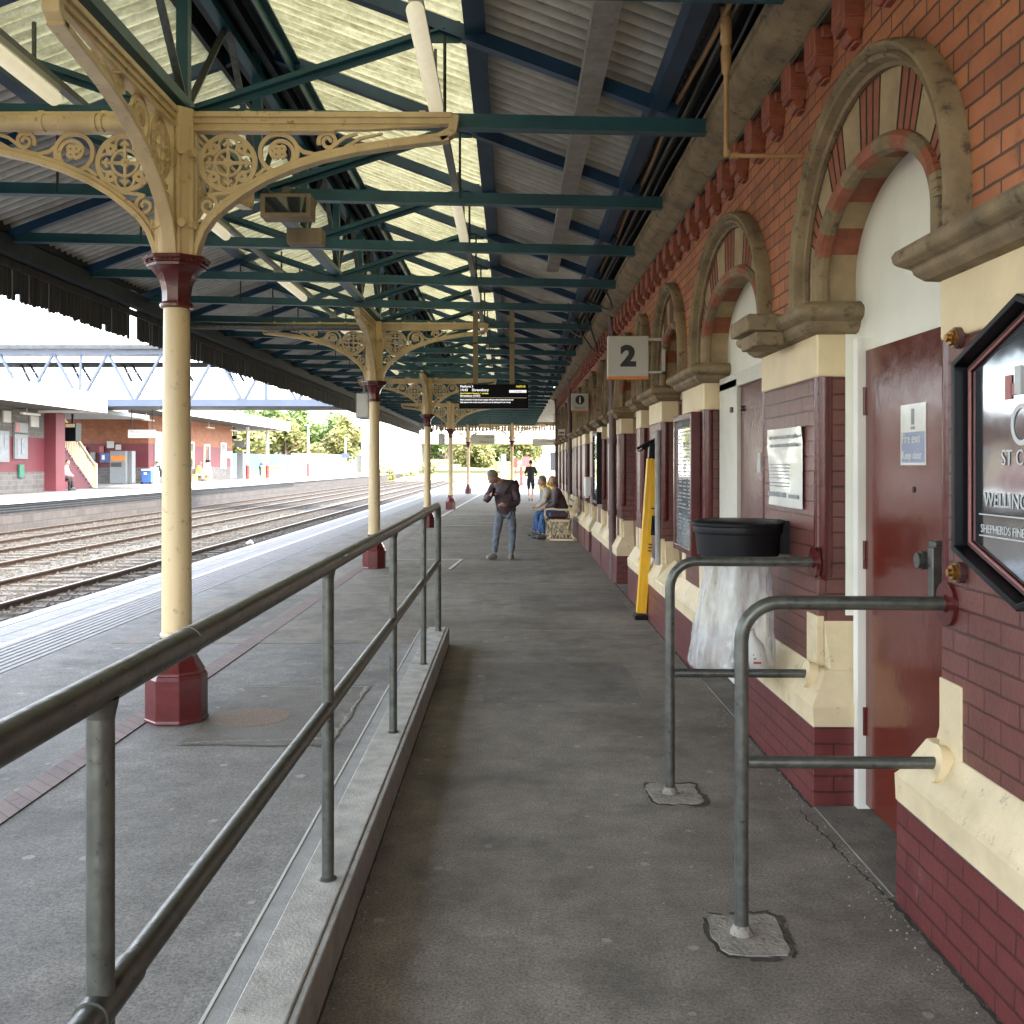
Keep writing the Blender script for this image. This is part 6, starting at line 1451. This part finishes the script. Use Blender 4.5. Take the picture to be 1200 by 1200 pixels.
# road bridge and retaining wall
Rb = thing('road_bridge', 'pale concrete road bridge crossing beyond the canopy', 'bridge', (-5, 152, 0))
g = MB(); g.box(-22, 40, 150, 160, 4.75, 7.2); g.build('deck', M['roadbridge'], Rb)
g = MB(); g.box(-22, 40, 149.9, 150, 7.2, 7.9); g.box(-22, 40, 149.85, 149.9, 5.4, 5.5); g.build('parapet', M['bridge_white'], Rb)
g = MB(); g.box(-15.4, -13.3, 150.2, 160, -0.6, 4.75); g.build('abutment', M['kerb_mid'], Rb)
g = MB(); g.box(-22, -15.4, 149.5, 160, -0.6, 7.0); g.build('wing_wall', M['bridge_white'], Rb)
g = MB(); g.add([(-16,128,-0.6),(40,132,-0.6),(60,260,5),(-40,260,6),(-13,165,1.0),(30,165,0.6)], [(0,1,5,4),(4,5,2,3)]); 
struct(g, 'embankment', M['grass'])
g = MB(); g.box(-140, -33, 128, 300, -0.62, 0.8); struct(g, 'hillside', M['grass'])

# things in the bright area past the building
g = MB(); g.box(2.6, 9, 78, 88, 0, 6.0); hb = single(g, 'white_building', M['white'], 'plain white building beyond the far end of the canopy', 'building', (5.8, 83, 0))
g = MB()
for x in (2.9, 4.3, 5.7): g.box(x, x+0.9, 77.96, 78.01, 1.2, 2.6)
part_of(hb, g, 'window', M['window'])
for x, y, lab in ((-0.02+0.75, 80, 'red post standing beyond the walker, left side'),):
    g = MB(); g.tube([(x, y, 0), (x, y, 1.5)], 0.12, 12); single(g, 'red_post', M['far_red'], lab, 'post', (x, y, 0), smooth=True)
for k, (px_, w_, m, z0y, z1y, y_, nm, lab) in enumerate(((604, 5, 'far_red', 548, 537, 90, 'red_board', 'narrow red board at far end near the walkway column'), (616, 9, 'red_ink', 547, 535, 92, 'red_poster', 'red poster board far beyond the walker'), (590, 6, 'grey_paint', 560, 532, 95, 'grey_cabinet', 'tall grey cabinet behind the bowed man'), (581, 3, 'orange', 552, 541, 96, 'orange_board', 'orange panel left of the tall grey cabinet'), (596, 5, 'bright_yellow', 562, 548, 88, 'yellow_board', 'yellow panel right of the tall grey cabinet'), (633, 8, 'tan_pipe', 546, 537, 93, 'tan_board', 'tan board right of the walker'))):
    g = MB(); g.box(pxx(px_-w_/2,y_), pxx(px_+w_/2,y_), y_, y_+0.2, pzz(z0y,y_), pzz(z1y,y_)); g.box(pxx(px_,y_)-0.04, pxx(px_,y_)+0.04, y_+0.05, y_+0.15, 0, pzz(z1y,y_)-0.05); single(g, nm, M[m], lab, 'board', (pxx(px_,y_), y_, 0))
t = thing('salt_box', 'grey box with pale yellow lid beyond the bench', 'grit bin', (1.35, 41, 0)); g = MB(); g.box(pxx(633,41), pxx(648,41), 41, 41.6, 0, 0.62); g.build('bin_body', M['kerb_mid'], t, bevel=0.02); g = MB(); g.box(pxx(632,41), pxx(648.5,41), 40.95, 41.65, 0.62, 0.95); g.build('lid', M['bright_yellow'], t, bevel=0.03)
g = MB(); g.box(1.75, 1.95, 58, 58.2, 0, 4.0); single(g, 'white_pillar', M['white'], 'white pillar at the right end of the canopy', 'pillar', (1.85, 58.1, 0))

# trees
def crown_mb(rx, rz, n, seed, leaf, sub=9):
    rn = random.Random(seed); g = MB(); cl_ = []
    for k in range(sub):
        a = rn.uniform(0, 6.283); h = rn.uniform(0.15, 1.0); rr = rx*math.sqrt(max(0.05, 1-(h-0.45)**2*2.3))*rn.uniform(0.3, 0.75)
        cl_.append((Vector((rr*math.cos(a), rr*math.sin(a), rz*h)), rx*rn.uniform(0.28, 0.5)))
    for k in range(n):
        c, r_ = cl_[rn.randrange(sub)]; d = Vector((rn.gauss(0,1), rn.gauss(0,1), rn.gauss(0,1))).normalized()*r_*rn.uniform(0.5, 1.08)
        p = c + d; u = Vector((rn.gauss(0,1), rn.gauss(0,1), rn.gauss(0,.7))).normalized(); v = u.orthogonal().normalized(); s = leaf*rn.uniform(0.5, 1.3)
        g.add([p-u*s-v*s*.4, p+u*s*.2-v*s*.6, p+u*s, p+v*s*.6], [(0,1,2,3)])
    return g
def tree(x, y, z, rx, rz, seed, m, lab, kind='leafy_tree', n=3200, leaf=0.36):
    t = thing(kind, lab, 'tree', (x, y, z), 'trees beyond the station')
    g = crown_mb(rx, rz, n, seed, leaf); me = g.mesh('crown', M[m]); me.transform(Matrix.Translation((0, 0, rz*0.12)))
    o = bpy.data.objects.new('crown', me); COL.objects.link(o); o.parent = t
    rn = random.Random(seed); g = MB(); g.tube([(0,0,-0.6),(0.1,0,rz*0.35),(0.0,0.1,rz*0.8)], [rx*0.07, rx*0.05, rx*0.02], 8)
    for k in range(6):
        a = rn.uniform(0, 6.28); z0 = rz*rn.uniform(0.2, 0.6); g.tube([(0,0,z0), (rx*.35*math.cos(a), rx*.35*math.sin(a), z0+rz*.15), (rx*.65*math.cos(a), rx*.65*math.sin(a), z0+rz*.25)], [rx*.03, rx*.02, rx*.008], 6)
    me = g.mesh('trunk', M['bark'], (0,0,0), 60); o = bpy.data.objects.new('trunk', me); COL.objects.link(o); o.parent = t
specs = [(-46,135,5,6.2,'leaf_dark'),(-38,142,5.5,7.0,'leaf'),(-41,130,4.5,5.5,'leaf'),(-33,150,5.5,7.6,'leaf'),(-27,152,5.0,7.0,'leaf'),(-36,136,4.0,5.2,'leaf_yellow'),(-31,140,3.4,5.6,'leaf_yellow'),(-25.5,146,4.2,6.3,'leaf_yellow'),(-52,150,6,7.4,'leaf_dark'),(-21,158,4.5,6.6,'leaf'),(-44,160,6,8.0,'leaf'),
         (-8,185,5.5,6,'leaf_yellow'),(-3,195,5,6,'leaf'),(2,180,4.5,6,'leaf_yellow'),(-13,200,6,6,'leaf'),(9,190,6,6,'leaf_yellow'),(-6,172,3.5,5,'leaf_yellow'),(-60,170,7,8.5,'leaf')]
for i, (x, y, rx, rz, m) in enumerate(specs):
    big = 'tall' if rz > 7 else ('medium' if rz > 5.8 else 'small'); tone = {'leaf':'green','leaf_dark':'dark green','leaf_yellow':'yellow green'}[m]
    if y >= 172: where = f'under the road bridge, {ORD[i-11]} of that clump'
    else: where = f'behind the pale fence, {ORD[i if i < 11 else 11]} of that belt'
    tree(x, y, 0.5, rx, rz, 30+i, m, f'{big} {tone} tree {where}')
for i, (x, y, r_) in enumerate(((-17.5, 140, 1.6), (-16.3, 133, 1.3), (-11.5, 150, 2.2), (-14.5, 144, 1.2))):
    g = crown_mb(r_, r_*1.1, 700, 90+i, 0.16, 6); me = g.mesh('bush', M['leaf_yellow']); o = bpy.data.objects.new('bush', me); COL.objects.link(o); o.location = (x, y, -0.5)
    tag(o, f'low yellow green lineside bush, {ORD[i]} counted from the left platform fence end', 'bush', 'lineside bushes')
# litter and small trackside marks
for i, (x, y, s, m, lab) in enumerate(((-8.1, 13.2, 0.12, 'white', 'scrap of white litter between the near rails'), (-11.4, 22.2, 0.22, 'white', 'short white marker post between the tracks'), (-11.3, 17.5, 0.25, 'lightgrey', 'pale lump of rag on the ballast by the middle track'), (-7.0, 22, 0.10, 'white', 'white crushed cup near the near rail'), (-6.9, 27, 0.10, 'white', 'pale litter scrap farther along the near rail'))):
    g = MB(); rn = random.Random(i); g.tube([(x-s, y, -0.47), (x, y+0.05, -0.42), (x+s*0.8, y-0.03, -0.46)], [s*.3, s*.5, s*.25], 8) if i != 1 else g.box(x-.07, x+.07, y-.07, y+.07, -0.5, -0.12)
    single(g, ('litter','marker_post','rag','paper_cup','litter')[i], M[m], lab, ('litter','marker','rag','cup','litter')[i], (x, y, -0.5), smooth=40)

for o in bpy.data.objects:
    if o.parent is None and 'label' in o and len(o['label'].split()) > 16: print('LONG', o.name, o['label'])
